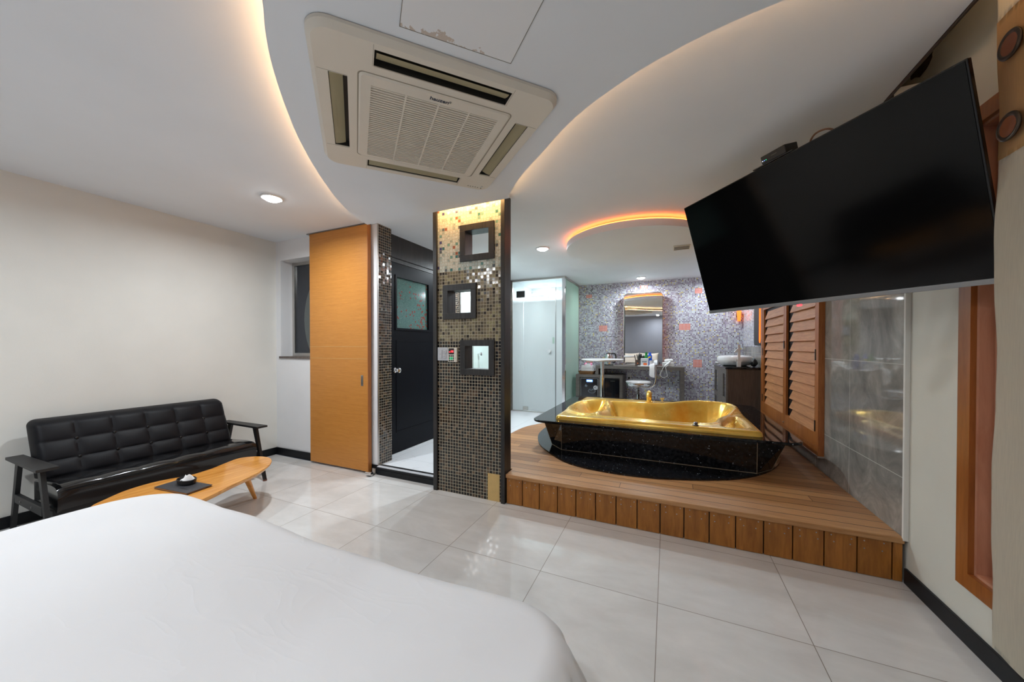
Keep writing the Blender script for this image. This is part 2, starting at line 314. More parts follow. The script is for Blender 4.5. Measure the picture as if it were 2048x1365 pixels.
def flower_glass():
    mt, t, b = nt('flower_glass'); P, xyz = wpos(t)
    nz = N(t, 'ShaderNodeTexNoise', i_Scale=300.0, i_Detail=2.0); t.links.new(P, nz.inputs['Vector'])
    base = ramp(t, nz.outputs[0], [(.4, srgb(70, 104, 100)), (.62, srgb(98, 134, 128)), (.74, srgb(150, 200, 190))])
    vo = N(t, 'ShaderNodeTexVoronoi', i_Scale=29.0, i_Randomness=1.0); t.links.new(P, vo.inputs['Vector'])
    wn = N(t, 'ShaderNodeTexWhiteNoise'); t.links.new(vo.outputs['Position'], wn.inputs['Vector'])
    # a tree of blossoms: denser towards the lower right of the pane
    d1 = math_(t, 'ADD', math_(t, 'MULTIPLY', math_(t, 'SUBTRACT', xyz[1], 3.02), .9), math_(t, 'MULTIPLY', math_(t, 'SUBTRACT', 1.90, xyz[2]), .55))
    n3 = N(t, 'ShaderNodeTexNoise', i_Scale=9.0); t.links.new(P, n3.inputs['Vector'])
    keep = math_(t, 'LESS_THAN', wn.outputs['Value'], math_(t, 'SUBTRACT', math_(t, 'MULTIPLY', d1, 1.75), math_(t, 'MULTIPLY', math_(t, 'SUBTRACT', n3.outputs[0], .42), .9)))
    f = math_(t, 'MULTIPLY', math_(t, 'LESS_THAN', vo.outputs['Distance'], .36), keep)
    t.links.new(mix(t, math_(t, 'MULTIPLY', f, .85), base, srgb(140, 52, 42)), b.inputs['Base Color']); b.inputs['Roughness'].default_value = .12
flower_glass()
def linen(name, c):
    mt, t, b = nt(name)
    mp = N(t, 'ShaderNodeMapping'); mp.inputs['Scale'].default_value = (1, 1, .06); t.links.new(opos(t), mp.inputs[0])
    nz = N(t, 'ShaderNodeTexNoise', i_Scale=260.0, i_Detail=3.0); t.links.new(mp.outputs[0], nz.inputs['Vector'])
    t.links.new(ramp(t, nz.outputs[0], [(.35, tuple(x*.93 for x in c)), (.65, c)]), b.inputs['Base Color']); b.inputs['Roughness'].default_value = .85
    b.inputs['Sheen Weight'].default_value = .2
linen('curtain_cream', srgb(232, 224, 204)); linen('curtain_brown', srgb(214, 170, 112))
def cloth_mat():
    mt, t, b = nt('duvet_cotton')
    b.inputs['Base Color'].default_value = (*srgb(230, 230, 232), 1); b.inputs['Roughness'].default_value = .75; b.inputs['Sheen Weight'].default_value = .15
    mp = N(t, 'ShaderNodeMapping'); mp.inputs['Scale'].default_value = (1, 2.2, 1); mp.inputs['Rotation'].default_value = (0, 0, .6); t.links.new(opos(t), mp.inputs[0])
    n1 = N(t, 'ShaderNodeTexNoise', i_Scale=4.2, i_Detail=2.5, i_Roughness=.45, i_Distortion=.7); t.links.new(mp.outputs[0], n1.inputs['Vector'])
    n2 = N(t, 'ShaderNodeTexNoise', i_Scale=1.3, i_Detail=1.0); t.links.new(opos(t), n2.inputs['Vector'])
    crease = math_(t, 'POWER', math_(t, 'SUBTRACT', 1.0, math_(t, 'ABSOLUTE', math_(t, 'SUBTRACT', n1.outputs[0], .5))), 14.0)
    h = math_(t, 'ADD', math_(t, 'MULTIPLY', n1.outputs[0], .8), math_(t, 'MULTIPLY', crease, math_(t, 'MULTIPLY', math_(t, 'SUBTRACT', n2.outputs[0], .38), 2.2)))
    bp = N(t, 'ShaderNodeBump', i_Strength=.15, i_Distance=.012); t.links.new(h, bp.inputs['Height']); t.links.new(bp.outputs[0], b.inputs['Normal'])
cloth_mat()
def hatch_mat():
    mt, t, b = nt('hatch_paint'); co = opos(t); s = N(t, 'ShaderNodeSeparateXYZ'); t.links.new(co, s.inputs[0])
    nz = N(t, 'ShaderNodeTexNoise', i_Scale=38.0, i_Detail=7.0, i_Roughness=.65); t.links.new(co, nz.inputs['Vector'])
    # rust-brown damp stain along the edge nearest the air conditioner
    d = N(t, 'ShaderNodeMapRange', i_1=.0, i_2=.07, i_3=.10, i_4=-.30); t.links.new(math_(t, 'MULTIPLY', s.outputs[1], -1.0), d.inputs[0])
    e = N(t, 'ShaderNodeMapRange', i_1=.06, i_2=.0, i_3=0.0, i_4=.2); t.links.new(math_(t, 'ABSOLUTE', math_(t, 'SUBTRACT', s.outputs[0], .13)), e.inputs[0])
    f = math_(t, 'GREATER_THAN', math_(t, 'ADD', nz.outputs[0], math_(t, 'ADD', d.outputs[0], math_(t, 'SUBTRACT', e.outputs[0], .10))), .51)
    lim = math_(t, 'LESS_THAN', s.outputs[0], .31)
    t.links.new(mix(t, math_(t, 'MULTIPLY', math_(t, 'MULTIPLY', f, lim), .55), srgb(234, 235, 237), srgb(170, 136, 96)), b.inputs['Base Color']); b.inputs['Roughness'].default_value = .75
hatch_mat()

# ------------------------------------------------------------ mesh helpers
def BM(): return bmesh.new()
def box(bm, x0, x1, y0, y1, z0, z1, bev=0, seg=2):
    r = bmesh.ops.create_cube(bm, size=1)
    vs_ = r['verts']
    for v in vs_:
        v.co = Vector(((x0+x1)/2+v.co.x*(x1-x0), (y0+y1)/2+v.co.y*(y1-y0), (z0+z1)/2+v.co.z*(z1-z0)))
    if bev:
        es = list({e for v in vs_ for e in v.link_edges})
        bmesh.ops.bevel(bm, geom=es, offset=bev, segments=seg, affect='EDGES', profile=.5)
    return bm
def frame_of(d):
    d = Vector(d).normalized(); a = Vector((0, 0, 1)) if abs(d.z) < .9 else Vector((1, 0, 0))
    u = d.cross(a).normalized(); return u, u.cross(d).normalized()
def ringface(bm, rings, cap=True, closed=True):
    n = len(rings[0])
    for a, b_ in zip(rings[:-1], rings[1:]):
        for i in range(n if closed else n-1):
            j = (i+1) % n
            bm.faces.new((a[i], a[j], b_[j], b_[i]))
    if cap:
        bm.faces.new(rings[0][::-1]); bm.faces.new(rings[-1])
def cyl(bm, p0, p1, r0, r1=None, seg=20):
    r1 = r0 if r1 is None else r1
    p0, p1 = Vector(p0), Vector(p1); u, v = frame_of(p1-p0)
    rs = [[bm.verts.new(p+(u*math.cos(2*PI*i/seg)+v*math.sin(2*PI*i/seg))*r) for i in range(seg)] for p, r in ((p0, r0), (p1, r1))]
    ringface(bm, rs); return bm
def tube(bm, pts, r, seg=8, cap=True, closed=False):
    pts = [Vector(p) for p in pts]; rs = []; n = len(pts); u0 = None
    for k, p in enumerate(pts):
        if closed: d = pts[(k+1) % n]-pts[k-1]
        else: d = pts[min(k+1, n-1)]-pts[max(k-1, 0)]
        d.normalize()
        if u0 is None: u0 = frame_of(d)[0]
        u = (u0-d*u0.dot(d)).normalized(); u0 = u; v = u.cross(d)
        rr = r[k] if isinstance(r, (list, tuple)) else r
        rs.append([bm.verts.new(p+(u*math.cos(2*PI*i/seg)+v*math.sin(2*PI*i/seg))*rr) for i in range(seg)])
    if closed: ringface(bm, rs+[rs[0]], False)
    else: ringface(bm, rs, cap)
    return bm
def lathe(bm, prof, c=(0, 0, 0), seg=32, sx=1, sy=1):
    """prof [(r,z)] bottom to top"""
    rs = [[bm.verts.new((c[0]+max(r, .0004)*sx*math.cos(2*PI*i/seg), c[1]+max(r, .0004)*sy*math.sin(2*PI*i/seg), c[2]+z)) for i in range(seg)] for r, z in prof]
    ringface(bm, rs); return bm
def prism(bm, poly, z0, z1, top=None):
    top = top or poly
    a = [bm.verts.new((x, y, z0)) for x, y in poly]; b_ = [bm.verts.new((x, y, z1)) for x, y in top]
    ringface(bm, [a, b_]); return bm
def rrect(x0, x1, y0, y1, r, n=6):
    out = []
    for cx, cy, a0 in ((x1-r, y1-r, 0), (x0+r, y1-r, PI/2), (x0+r, y0+r, PI), (x1-r, y0+r, 1.5*PI)):
        out += [(cx+r*math.cos(a0+PI/2*i/n), cy+r*math.sin(a0+PI/2*i/n)) for i in range(n+1)]
    return out
def spline(pts, n=6, closed=False):
    P = [Vector(p) for p in pts]; out = []; L = len(P)
    for i in range(L if closed else L-1):
        p0, p1, p2, p3 = (P[(i-1) % L], P[i], P[(i+1) % L], P[(i+2) % L]) if closed else (P[max(i-1, 0)], P[i], P[i+1], P[min(i+2, L-1)])
        for k in range(n):
            t = k/n; out.append(.5*((2*p1)+(p2-p0)*t+(2*p0-5*p1+4*p2-p3)*t*t+(3*p1-p0-3*p2+p3)*t**3))
    if not closed: out.append(P[-1])
    return out
def grid(bm, fn, nu, nv, closed_u=False):
    g = [[bm.verts.new(fn(i/nu, j/nv)) for i in range(nu+(0 if closed_u else 1))] for j in range(nv+1)]
    for j in range(nv):
        for i in range(nu):
            k = (i+1) % nu if closed_u else i+1
            bm.faces.new((g[j][i], g[j][k], g[j+1][k], g[j+1][i]))
    return g
def torus(bm, c, nrm, R, r, seg=28, s2=8):
    u, v = frame_of(nrm); c = Vector(c)
    return tube(bm, [c+(u*math.cos(2*PI*i/seg)+v*math.sin(2*PI*i/seg))*R for i in range(seg)], r, s2, closed=True)
WM = {}
def lathe_x(c, prof, seg=24):
    bm = BM(); lathe(bm, prof, (0, 0, 0), seg); bmesh.ops.transform(bm, matrix=Matrix.Translation(c) @ Matrix.Rotation(PI/2, 4, 'Y'), verts=bm.verts); return bm
def obj(name, bm, mat, parent=None, smooth=None, local=False, label=None):
    """one mesh object; world coordinates unless local; smooth = angle in degrees"""
    bmesh.ops.recalc_face_normals(bm, faces=bm.faces)
    if parent is not None and not local:
        bmesh.ops.transform(bm, matrix=WM[parent.name].inverted(), verts=bm.verts)
    xs = [v.co for v in bm.verts]
    c = Vector(((min(p.x for p in xs)+max(p.x for p in xs))/2, (min(p.y for p in xs)+max(p.y for p in xs))/2, min(p.z for p in xs)))
    keep = mat == 'hatch_paint'
    if keep: c = Vector((0, 0, 0))
    for v in bm.verts: v.co -= c
    if smooth:
        for f_ in bm.faces: f_.smooth = True
        lim = math.radians(smooth)
        for e in bm.edges:
            if len(e.link_faces) == 2 and e.calc_face_angle(0) > lim: e.smooth = False
    me = bpy.data.meshes.new(name); bm.to_mesh(me); bm.free(); me.materials.append(MATS[mat])
    o = bpy.data.objects.new(name, me); COL.objects.link(o); o.location = c
    if parent is not None: o.parent = parent
    WM[o.name] = (WM[parent.name] if parent is not None else Matrix.Identity(4)) @ Matrix.Translation(c)
    if label: o['label'] = label
    return o
def tag(o, label, cat, group=None, kind=None):
    o['label'] = label; o['category'] = cat
    if group: o['group'] = group
    if kind: o['kind'] = kind
    return o
def thing(name, label, cat, loc, rot=None, group=None):
    o = bpy.data.objects.new(name, None); COL.objects.link(o); o.empty_display_size = .05
    M = Matrix.Translation(Vector(loc)) @ (rot or Matrix.Identity(4))
    o.matrix_world = M; WM[o.name] = M
    return tag(o, label, cat, group)
def struct(name, bm, mat, parent=None, smooth=None, label=None):
    o = obj(name, bm, mat, parent, smooth); 
    if parent is None: o['kind'] = 'structure'
    if label: o['label'] = label
    return o
def sgroup(name, loc, label=None):
    o = bpy.data.objects.new(name, None); COL.objects.link(o); M = Matrix.Translation(Vector(loc)); o.matrix_world = M; WM[o.name] = M; o['kind'] = 'structure'
    if label: o['label'] = label
    return o
def copy_tree(src, M=None, parent=None):
    c = src.copy(); COL.objects.link(c)
    if parent is not None: c.parent = parent
    elif M is not None: c.matrix_world = M
    for ch in list(src.children): copy_tree(ch, None, c)
    return c
def slab_holes(bm, axis, a0, a1, u0, u1, z0, z1, holes):
    """a wall slab between a0..a1 along axis ('x' or 'y'), spanning u0..u1 and z0..z1, with rectangular holes (u0,u1,z0,z1)"""
    us = sorted({u0, u1, *[h[0] for h in holes], *[h[1] for h in holes]}); us = [u for u in us if u0 <= u <= u1]
    zs = sorted({z0, z1, *[h[2] for h in holes], *[h[3] for h in holes]}); zs = [z for z in zs if z0 <= z <= z1]
    inh = lambda u, z: any(h[0] < u < h[1] and h[2] < z < h[3] for h in holes)
    for i in range(len(us)-1):
        for j in range(len(zs)-1):
            if inh((us[i]+us[i+1])/2, (zs[j]+zs[j+1])/2): continue
            if axis == 'x': box(bm, a0, a1, us[i], us[i+1], zs[j], zs[j+1])
            else: box(bm, us[i], us[i+1], a0, a1, zs[j], zs[j+1])
    bmesh.ops.remove_doubles(bm, verts=bm.verts, dist=1e-5)
    seen = {}; kill = []
    for f_ in bm.faces:
        k = frozenset(v.index for v in f_.verts) if False else frozenset(f_.verts)
        if k in seen: kill += [f_, seen[k]]
        seen[k] = f_
    bmesh.ops.delete(bm, geom=list(set(kill)), context='FACES')
    return bm
def text(body, size, M, mat, parent, name='lettering', ext=.0004, shear=0, bold=0):
    cu = bpy.data.curves.new(name, 'FONT'); cu.body = body; cu.size = size; cu.extrude = ext; cu.align_x = 'CENTER'; cu.align_y = 'CENTER'; cu.shear = shear; cu.offset = bold
    tmp = bpy.data.objects.new('tmp', cu); COL.objects.link(tmp); bpy.context.view_layer.update()
    me = bpy.data.meshes.new_from_object(tmp.evaluated_get(bpy.context.evaluated_depsgraph_get())); bpy.data.objects.remove(tmp)
    bm = BM(); bm.from_mesh(me); bpy.data.meshes.remove(me); bmesh.ops.transform(bm, matrix=M, verts=bm.verts)
    return obj(name, bm, mat, parent, local=True)

# ------------------------------------------------------------ room shell
XL, XR, YB, YN = -4.13, 1.15, 6.88, -1.35
struct('floor', box(BM(), XL-.1, XR+.1, YN-.1, 2.585, -.08, 0), 'porcelain_floor')
struct('floor_marble', box(BM(), -2.80, XR+.1, 2.60, YB+.1, -.08, .075), 'white_marble')
bm = BM(); prism(bm, [(XL-.1, YN-.1), (.96, YN-.1), (.96, 2.33), (XR+.1, 2.33), (XR+.1, YB+.1), (XL-.1, YB+.1)], CEIL, CEIL+.06)
struct('ceiling', bm, 'ceiling_paint')
struct('ceiling_slot', box(BM(), .90, XR+.1, YN-.1, 3.04, 2.74, 2.78), 'ceiling_paint')
struct('trim_1', box(BM(), .90, .958, YN-.1, 3.00, CEIL+.06, 2.74), 'ceiling_paint')
struct('trim_2', box(BM(), .90, XR, 3.00, 3.04, CEIL+.06, 2.74), 'ceiling_paint')
struct('wall_left', box(BM(), XL-.1, XL, YN-.1, 2.80, 0, CEIL), 'cream_wall')
struct('wall_near', box(BM(), XL-.1, XR+.1, YN-.1, YN, 0, 2.74), 'grey_wall')
struct('wall_left_back', slab_holes(BM(), 'y', 2.61, 2.785, XL, -2.594, 0, CEIL, [(-4.05, -3.10, 1.128, 2.222)]), 'white_wall')
struct('wall_right', slab_holes(BM(), 'x', XR, XR+.1, YN-.1, YB+.1, 0, 2.74, [(1.10, 2.08, .30, 2.14)]), 'cream_wall_shaded')
struct('wall_right_tiles', box(BM(), XR-.012, XR, 2.512, 5.44, .235, CEIL), 'grey_stone_tile')
struct('wall_right_backsplash', box(BM(), XR-.012, XR, 5.44, YB, .075, 1.24), 'grey_stone_tile')
struct('wall_right_mosaic', box(BM(), XR-.010, XR, 5.44, YB, 1.24, CEIL), 'lilac_mosaic_side')
struct('wall_back', box(BM(), -1.60, XR, YB, YB+.1, .075, CEIL), 'lilac_mosaic')
struct('wall_shower_back', box(BM(), -2.72, -1.60, YB+.02, YB+.1, .075, CEIL), 'white_marble')
# corridor side wall: mosaic return, black door, mosaic beyond
struct('wall_jamb', box(BM(), -2.593, -2.583, 2.611, 2.79, .0, CEIL), 'jamb_mosaic')
struct('wall_corridor_left', slab_holes(BM(), 'x', -2.82, -2.72, 2.79, YB+.1, .0, CEIL, [(2.86, 3.80, .075, 2.14)]), 'black_frame_paint')
struct('wall_corridor_mosaic', box(BM(), -2.72, -2.60, 3.92, 5.88, .075, CEIL), 'jamb_mosaic')
struct('wall_shower_left', box(BM(), -2.72, -2.60, 5.90, YB, .075, CEIL), 'white_marble')
d3 = sgroup('door_3', (-2.6, 4.8, .08))
struct('door_frame', slab_holes(BM(), 'x', -2.602, -2.590, 4.10, 5.52, .0765, 2.25, [(4.125, 5.495, .0, 2.225)]), 'brushed_steel', d3)
struct('fixed_panel', box(BM(), -2.599, -2.593, 4.125, 4.44, .0765, 2.225), 'pale_glass', d3)
gd = struct('glass_leaf', box(BM(), -2.599, -2.593, 4.455, 5.49, .0765, 2.225), 'pale_glass', d3)
struct('glass_edge', box(BM(), -2.600, -2.588, 4.44, 4.455, .0765, 2.225), 'brushed_steel', d3)
struct('door_knob', lathe_x((-2.593, 4.60, 1.13), [(.012, 0), (.012, .03), (.026, .04), (.026, .058), (.015, .062)]), 'chrome', gd, 40)
# corner metal strip and baseboards
struct('trim_3', box(BM(), -2.588, -2.580, 2.602, 2.612, .08, CEIL), 'brushed_steel')
bm = BM(); box(bm, XL, XL+.013, YN, 2.61, 0, .08, .002); struct('baseboard_left', bm, 'black_base')
bm = BM(); box(bm, XL+.013, -2.585, 2.597, 2.61, 0, .08, .002); struct('baseboard_left_back', bm, 'black_base')
bm = BM(); box(bm, XR-.013, XR, YN, 2.51, 0, .08, .002); struct('baseboard_right', bm, 'black_base')
# cut end of the tiled wall
struct('trim_4', box(BM(), XR-.022, XR, 2.498, 2.512, .225, CEIL, .002), 'cream_wall')
struct('trim_5', box(BM(), XR-.016, XR-.011, 2.512, 2.520, .235, CEIL), 'brushed_steel')

# doorway threshold
th = sgroup('trim_6', (-2.2, 2.59, 0))
struct('riser', box(BM(), -2.578, -1.852, 2.575, 2.60, 0, .050), 'black_base', th)
struct('nosing', box(BM(), -2.578, -1.852, 2.572, 2.60, .054, .070, .002), 'black_base', th)
struct('sill_strip', box(BM(), -2.578, -1.852, 2.580, 2.616, .070, .0765, .001), 'grey_plate', th)
struct('sill_seam', box(BM(), -2.578, -1.852, 2.618, 2.650, .070, .0770), 'dark_steel', th)

# mosaic partition with three see-through niches
HA, HB, HC = (-1.532, -1.313, 1.995, 2.195), (-1.702, -1.479, 1.522, 1.712), (-1.532, -1.313, 1.058, 1.246)
bm = slab_holes(BM(), 'y', 2.515, 2.612, -1.815, -1.20, 0, CEIL, [(h[0]-.03, h[1]+.03, h[2]-.03, h[3]+.03) for h in (HA, HB, HC)])
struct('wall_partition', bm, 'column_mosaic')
struct('trim_7', box(BM(), -1.852, -1.814, 2.498, 2.618, 0, CEIL, .002), 'black_oak')
struct('trim_8', box(BM(), -1.202, -1.168, 2.492, 2.613, 0, CEIL, .002), 'black_oak')
for i, (h, lb) in enumerate(((HA, 'dark wood frame of the topmost see-through niche in the mosaic partition'),
                 (HB, 'dark wood frame of the middle see-through niche, set nearer the black door'), (HC, 'dark wood frame of the lowest niche, right of the wall thermostat'))):
    x0, x1, z0, z1 = h; e = .05
    r = thing('niche_frame', lb, 'wall niche', ((x0+x1)/2, 2.6, z0-e), None, 'dark wood niche frames in the mosaic partition')
    for nm, b_ in (('top_board', (x0-e, x1+e, z1, z1+e)), ('bottom_board', (x0-e, x1+e, z0-e, z0)), ('side_board', (x0-e, x0, z0, z1)), ('side_board', (x1, x1+e, z0, z1))):
        bm = BM(); box(bm, b_[0], b_[1], 2.498, 2.5135, b_[2], b_[3], .0015)
        inn = {'top_board': (x0-.028, x1+.028, z1, z1+.028), 'bottom_board': (x0-.028, x1+.028, z0-.028, z0)}.get(nm, (b_[0]+(.022 if b_[1] == x0 else 0), b_[1]-(0 if b_[1] == x0 else .022), z0, z1))
        box(bm, inn[0], inn[1], 2.5135, 2.620, inn[2], inn[3])
        obj(nm, bm, 'black_oak', r)
tag(obj('bare_patch', box(BM(), -1.328, -1.222, 2.5125, 2.5165, .0, .218), 'patch_board'), 'bare yellow board patch at the foot of the mosaic partition where tiles are missing', 'wall patch')

# deck platform
dk = thing('wooden_deck', 'raised wooden deck platform with vertical board front carrying the gold bathtub', 'deck', (0, 2.6, 0))
back = [tuple(p)[:2] for p in spline([(1.147, 5.30, 0), (.3, 5.42, 0), (-.6, 5.32, 0), (-1.2, 5.0, 0), (-1.5, 4.38, 0), (-1.63, 4.08, 0), (-1.66, 3.67, 0), (-1.64, 3.2, 0), (-1.6, 2.635, 0)], 6)]
bm = BM(); prism(bm, [(-1.163, 2.535), (1.137, 2.535)] + [(1.137, 5.30)] + back[1:] + [(-1.163, 2.635)], .2, .235); obj('deck_top', bm, 'deck_planks', dk)
bm = BM(); prism(bm, [(-1.163, 2.56), (1.137, 2.56)] + [(1.137, 5.27)] + [(x+.02, y-.02) for x, y in back[1:-1]] + [(-1.58, 2.645), (-1.163, 2.645)], .0755, .2); obj('deck_base', bm, 'riser_wood', dk)
obj('nosing_board', box(BM(), -1.165, 1.138, 2.502, 2.590, .206, .2365, .005), 'nosing_wood', dk)
edges = [-1.163, -1.026, -.887, -.745, -.606, -.465, -.324, -.186, -.042, .10, .243, .385, .527, .667, .81, .952, 1.094, 1.137]
sm_ = None
for k in range(len(edges)-1):
    a, b_ = edges[k]+.003, edges[k+1]-.003
    bm = BM(); box(bm, a, b_, 2.514, 2.534, .002, .205, .002); obj('riser_board', bm, 'riser_wood', dk)
    if b_-a > .08:
        for (fx, zz) in ((.2, .188), (.82, .188), (.24, .150), (.76, .150)):
            x = a+(b_-a)*fx+random.uniform(-.008, .008); z = zz+random.uniform(-.005, .005)
            if sm_ is None:
                bm = BM(); cyl(bm, (x, 2.5145, z), (x, 2.5120, z), .0034, .0030, 10); sm_ = obj('screw', bm, 'screw_metal', dk); sx_, sz_ = x, z
            else:
                c = sm_.copy(); COL.objects.link(c); c.location = sm_.location+Vector((x-sx_, 0, z-sz_))
obj('sub_floor', box(BM(), -1.163, 1.137, 2.534, 2.560, .0, .2), 'black_base', dk)

# ------------------------------------------------------------ sliding oak door, window, black door
d1 = sgroup('door_1', (-3.07, 2.56, 0))
struct('door_panel', box(BM(), -3.485, -2.668, 2.553, 2.592, .020, 2.43, .001), 'orange_oak', d1)
struct('edge_band', box(BM(), -2.668, -2.658, 2.552, 2.593, .020, 2.43, .001), 'orange_oak_edge', d1)
for z in (1.12, 1.24): struct('groove', box(BM(), -3.485, -2.666, 2.5515, 2.5535, z-.0015, z+.0015), 'patch_board', d1)
h = struct('pull_handle', slab_holes(BM(), 'y', 2.5505, 2.554, -2.752, -2.722, .855, .960, [(-2.745, -2.729, .865, .95)]), 'brushed_steel', d1)
struct('recess', box(BM(), -2.745, -2.729, 2.5522, 2.5535, .865, .95), 'dark_steel', h)
struct('top_track', box(BM(), -3.52, -2.66, 2.545, 2.60, 2.430, 2.44), 'dark_steel', d1)
r = thing('floor_door_stop', 'chrome cylinder floor stop with steel bracket beside the doorway threshold', 'door stop', (-2.60, 2.56, 0))
obj('bracket', box(BM(), -2.625, -2.585, 2.567, 2.572, .002, .058, .001), 'brushed_steel', r)
obj('foot_plate', box(BM(), -2.625, -2.585, 2.50, 2.572, .0005, .004), 'dark_steel', r)
obj('roller', cyl(BM(), (-2.640, 2.505, .024), (-2.575, 2.515, .026), .019, seg=24), 'chrome', r, 40)
# window 1
w1 = sgroup('window_1', (-3.6, 2.75, 1.128))
struct('window_sill', box(BM(), -4.07, -3.10, 2.598, 2.775, 1.105, 1.130, .003), 'stone_sill', w1)
struct('window_frame', slab_holes(BM(), 'y', 2.745, 2.785, -4.05, -3.10, 1.13, 2.222, [(-4.01, -3.14, 1.165, 2.185)]), 'brushed_steel', w1)
struct('window_pane', box(BM(), -4.01, -3.14, 2.762, 2.768, 1.165, 2.185), 'smoke_glass', w1)
bm = BM(); u_ = [(math.cos(a)*.36-3.50, math.sin(a)*.52+1.55) for a in [2*PI*i/40 for i in range(40)]]
vs0 = [bm.verts.new((x, 2.760, z)) for x, z in u_ if -4.01 < x < -3.14]; vs1 = [bm.verts.new((v.co.x, 2.762, v.co.z)) for v in vs0]; ringface(bm, [vs0, vs1])
simple('etched_glass', (.10, .115, .11), .5); struct('etched_oval', bm, 'etched_glass', w1)
# black door in the corridor side wall
d2 = sgroup('door_2', (-2.70, 3.3, .08))
DX = -2.70
struct('door_frame', slab_holes(BM(), 'x', -2.725, DX-.004, 2.795, 3.90, .076, 2.20, [(2.845, 3.845, .0, 2.155)]), 'black_oak', d2)
struct('door_leaf', slab_holes(BM(), 'x', -2.745, -2.705, 2.85, 3.84, .085, 2.15, [(3.0, 3.555, 1.445, 2.0)]), 'black_frame_paint', d2)
struct('door_pane', box(BM(), -2.728, -2.722, 3.0, 3.555, 1.445, 2.0), 'flower_glass', d2)
bm = slab_holes(BM(), 'x', -2.706, -2.698, 2.975, 3.58, 1.42, 2.025, [(3.0, 3.555, 1.445, 2.0)]); struct('glazing_bead', bm, 'black_frame_paint', d2)
bm = slab_holes(BM(), 'x', -2.706, -2.7015, 2.99, 3.70, .30, 1.31, [(3.004, 3.686, .314, 1.296)]); struct('panel_moulding', bm, 'black_frame_paint', d2)
bm = BM(); lathe(bm, [(.028, 0), (.028, .006), (.012, .010), (.012, .035), (.024, .042), (.030, .055), (.026, .068), (.012, .074)], seg=24)
bmesh.ops.transform(bm, matrix=Matrix.Translation((-2.703, 2.965, .985)) @ Matrix.Rotation(PI/2, 4, 'Y'), verts=bm.verts); struct('door_knob', bm, 'chrome', d2, 40)
struct('wall_over_door', box(BM(), -2.722, -2.69, 2.792, 3.92, 2.20, CEIL), 'black_oak')

# ------------------------------------------------------------ shower enclosure
sh = thing('shower_enclosure', 'glass shower enclosure with frosted door and pale green side panel in steel frame', 'shower', (-2.1, 6.3, .075))
F = 5.85
bm = BM(); box(bm, -2.60, -1.598, F-.012, F+.022, 2.405, 2.438); obj('top_rail', bm, 'brushed_steel', sh)
obj('top_rail', box(BM(), -1.622, -1.596, F+.022, 6.878, 2.405, 2.438), 'brushed_steel', sh)
obj('corner_post', box(BM(), -1.652, -1.598, F-.014, F+.03, .076, 2.405, .002), 'chrome', sh)
obj('wall_channel', box(BM(), -2.60, -2.578, F-.01, F+.02, .076, 2.405), 'brushed_steel', sh)
obj('wall_channel', box(BM(), -1.62, -1.598, 6.85, 6.878, .076, 2.405), 'brushed_steel', sh)
obj('sill_channel', box(BM(), -2.578, -1.652, F-.008, F+.018, .076, .092), 'brushed_steel', sh)
obj('fixed_panel', box(BM(), -2.576, -2.372, F, F+.008, .092, 2.405), 'frosted_glass', sh, label='narrow fixed glass panel beside the door')
obj('fixed_panel', box(BM(), -1.760, -1.654, F, F+.008, .092, 2.405), 'frosted_glass', sh)
obj('transom_panel', box(BM(), -2.370, -1.762, F, F+.008, 2.215, 2.405), 'frosted_glass', sh)
dr = obj('shower_door', box(BM(), -2.366, -1.776, F, F+.008, .10, 2.205), 'frosted_glass', sh)
obj('side_panel', box(BM(), -1.614, -1.606, F+.03, 6.85, .092, 2.405), 'green_glass', sh, label='pale green frosted side panel')
obj('edge_seal', box(BM(), -1.772, -1.762, F-.004, F+.010, .10, 2.26), 'dark_steel', sh)
obj('hinge', box(BM(), -2.50, -2.34, F-.014, F+.022, 2.12, 2.235, .003), 'black_plastic', dr)
obj('hinge', box(BM(), -2.375, -2.275, F-.012, F+.02, .10, .168, .003), 'brushed_steel', dr)
obj('knob', cyl(BM(), (-1.875, F-.045, 1.16), (-1.875, F+.04, 1.16), .028, seg=24), 'satin_chrome', dr, 40)
obj('door_tag', box(BM(), -1.825, -1.790, F-.002, F, 1.29, 1.40), 'green_glass', dr)
r = thing('rain_shower', 'chrome rain shower head on a bent arm inside the glass shower', 'shower head', (-2.3, 6.5, 2.0))
obj('arm', tube(BM(), spline([(-2.598, 6.5, 1.2), (-2.57, 6.5, 1.3), (-2.57, 6.5, 2.12), (-2.55, 6.5, 2.2), (-2.48, 6.5, 2.22), (-2.20, 6.5, 2.22), (-2.12, 6.5, 2.20), (-2.10, 6.5, 2.12)], 5), .011, 10), 'chrome', r, 60)
obj('head', lathe(BM(), [(.10, 0), (.11, .006), (.10, .012), (.02, .03), (.014, .05)], (-2.10, 6.5, 2.075), 28), 'chrome', r, 40)

# ------------------------------------------------------------ suspended ceiling panel, access hatch, disc
PZ = 2.343
Lc = [(-1.03, .585), (-1.183, .71), (-1.286, .781), (-1.42, .888), (-1.60, 1.057), (-1.80, 1.267), (-2.05, 1.576), (-2.298, 1.937), (-2.447, 2.239), (-2.485, 2.385)]
Rc = [(-1.077, 2.385), (-1.077, 2.357), (-.885, 2.125), (-.677, 1.923), (-.412, 1.677), (-.167, 1.526), (.02, 1.448), (.175, 1.405), (.342, 1.380), (.62, 1.36), (.957, 1.36)]
lpts = [tuple(p)[:2] for p in spline([(.957, .02, 0), (.2, .06, 0), (-.45, .22, 0)] + [(x, y, 0) for x, y in Lc], 5)]
rpts = [(-1.077, 2.385)] + [tuple(p)[:2] for p in spline([(x, y, 0) for x, y in Rc[1:]], 5)]
pnl = lpts + rpts
bm = BM(); prism(bm, pnl, PZ, PZ+.018)
cp = thing('suspended_ceiling_panel', 'curved lens-shaped dropped ceiling panel with warm cove lighting around it', 'ceiling panel', (-1, 1.4, PZ))
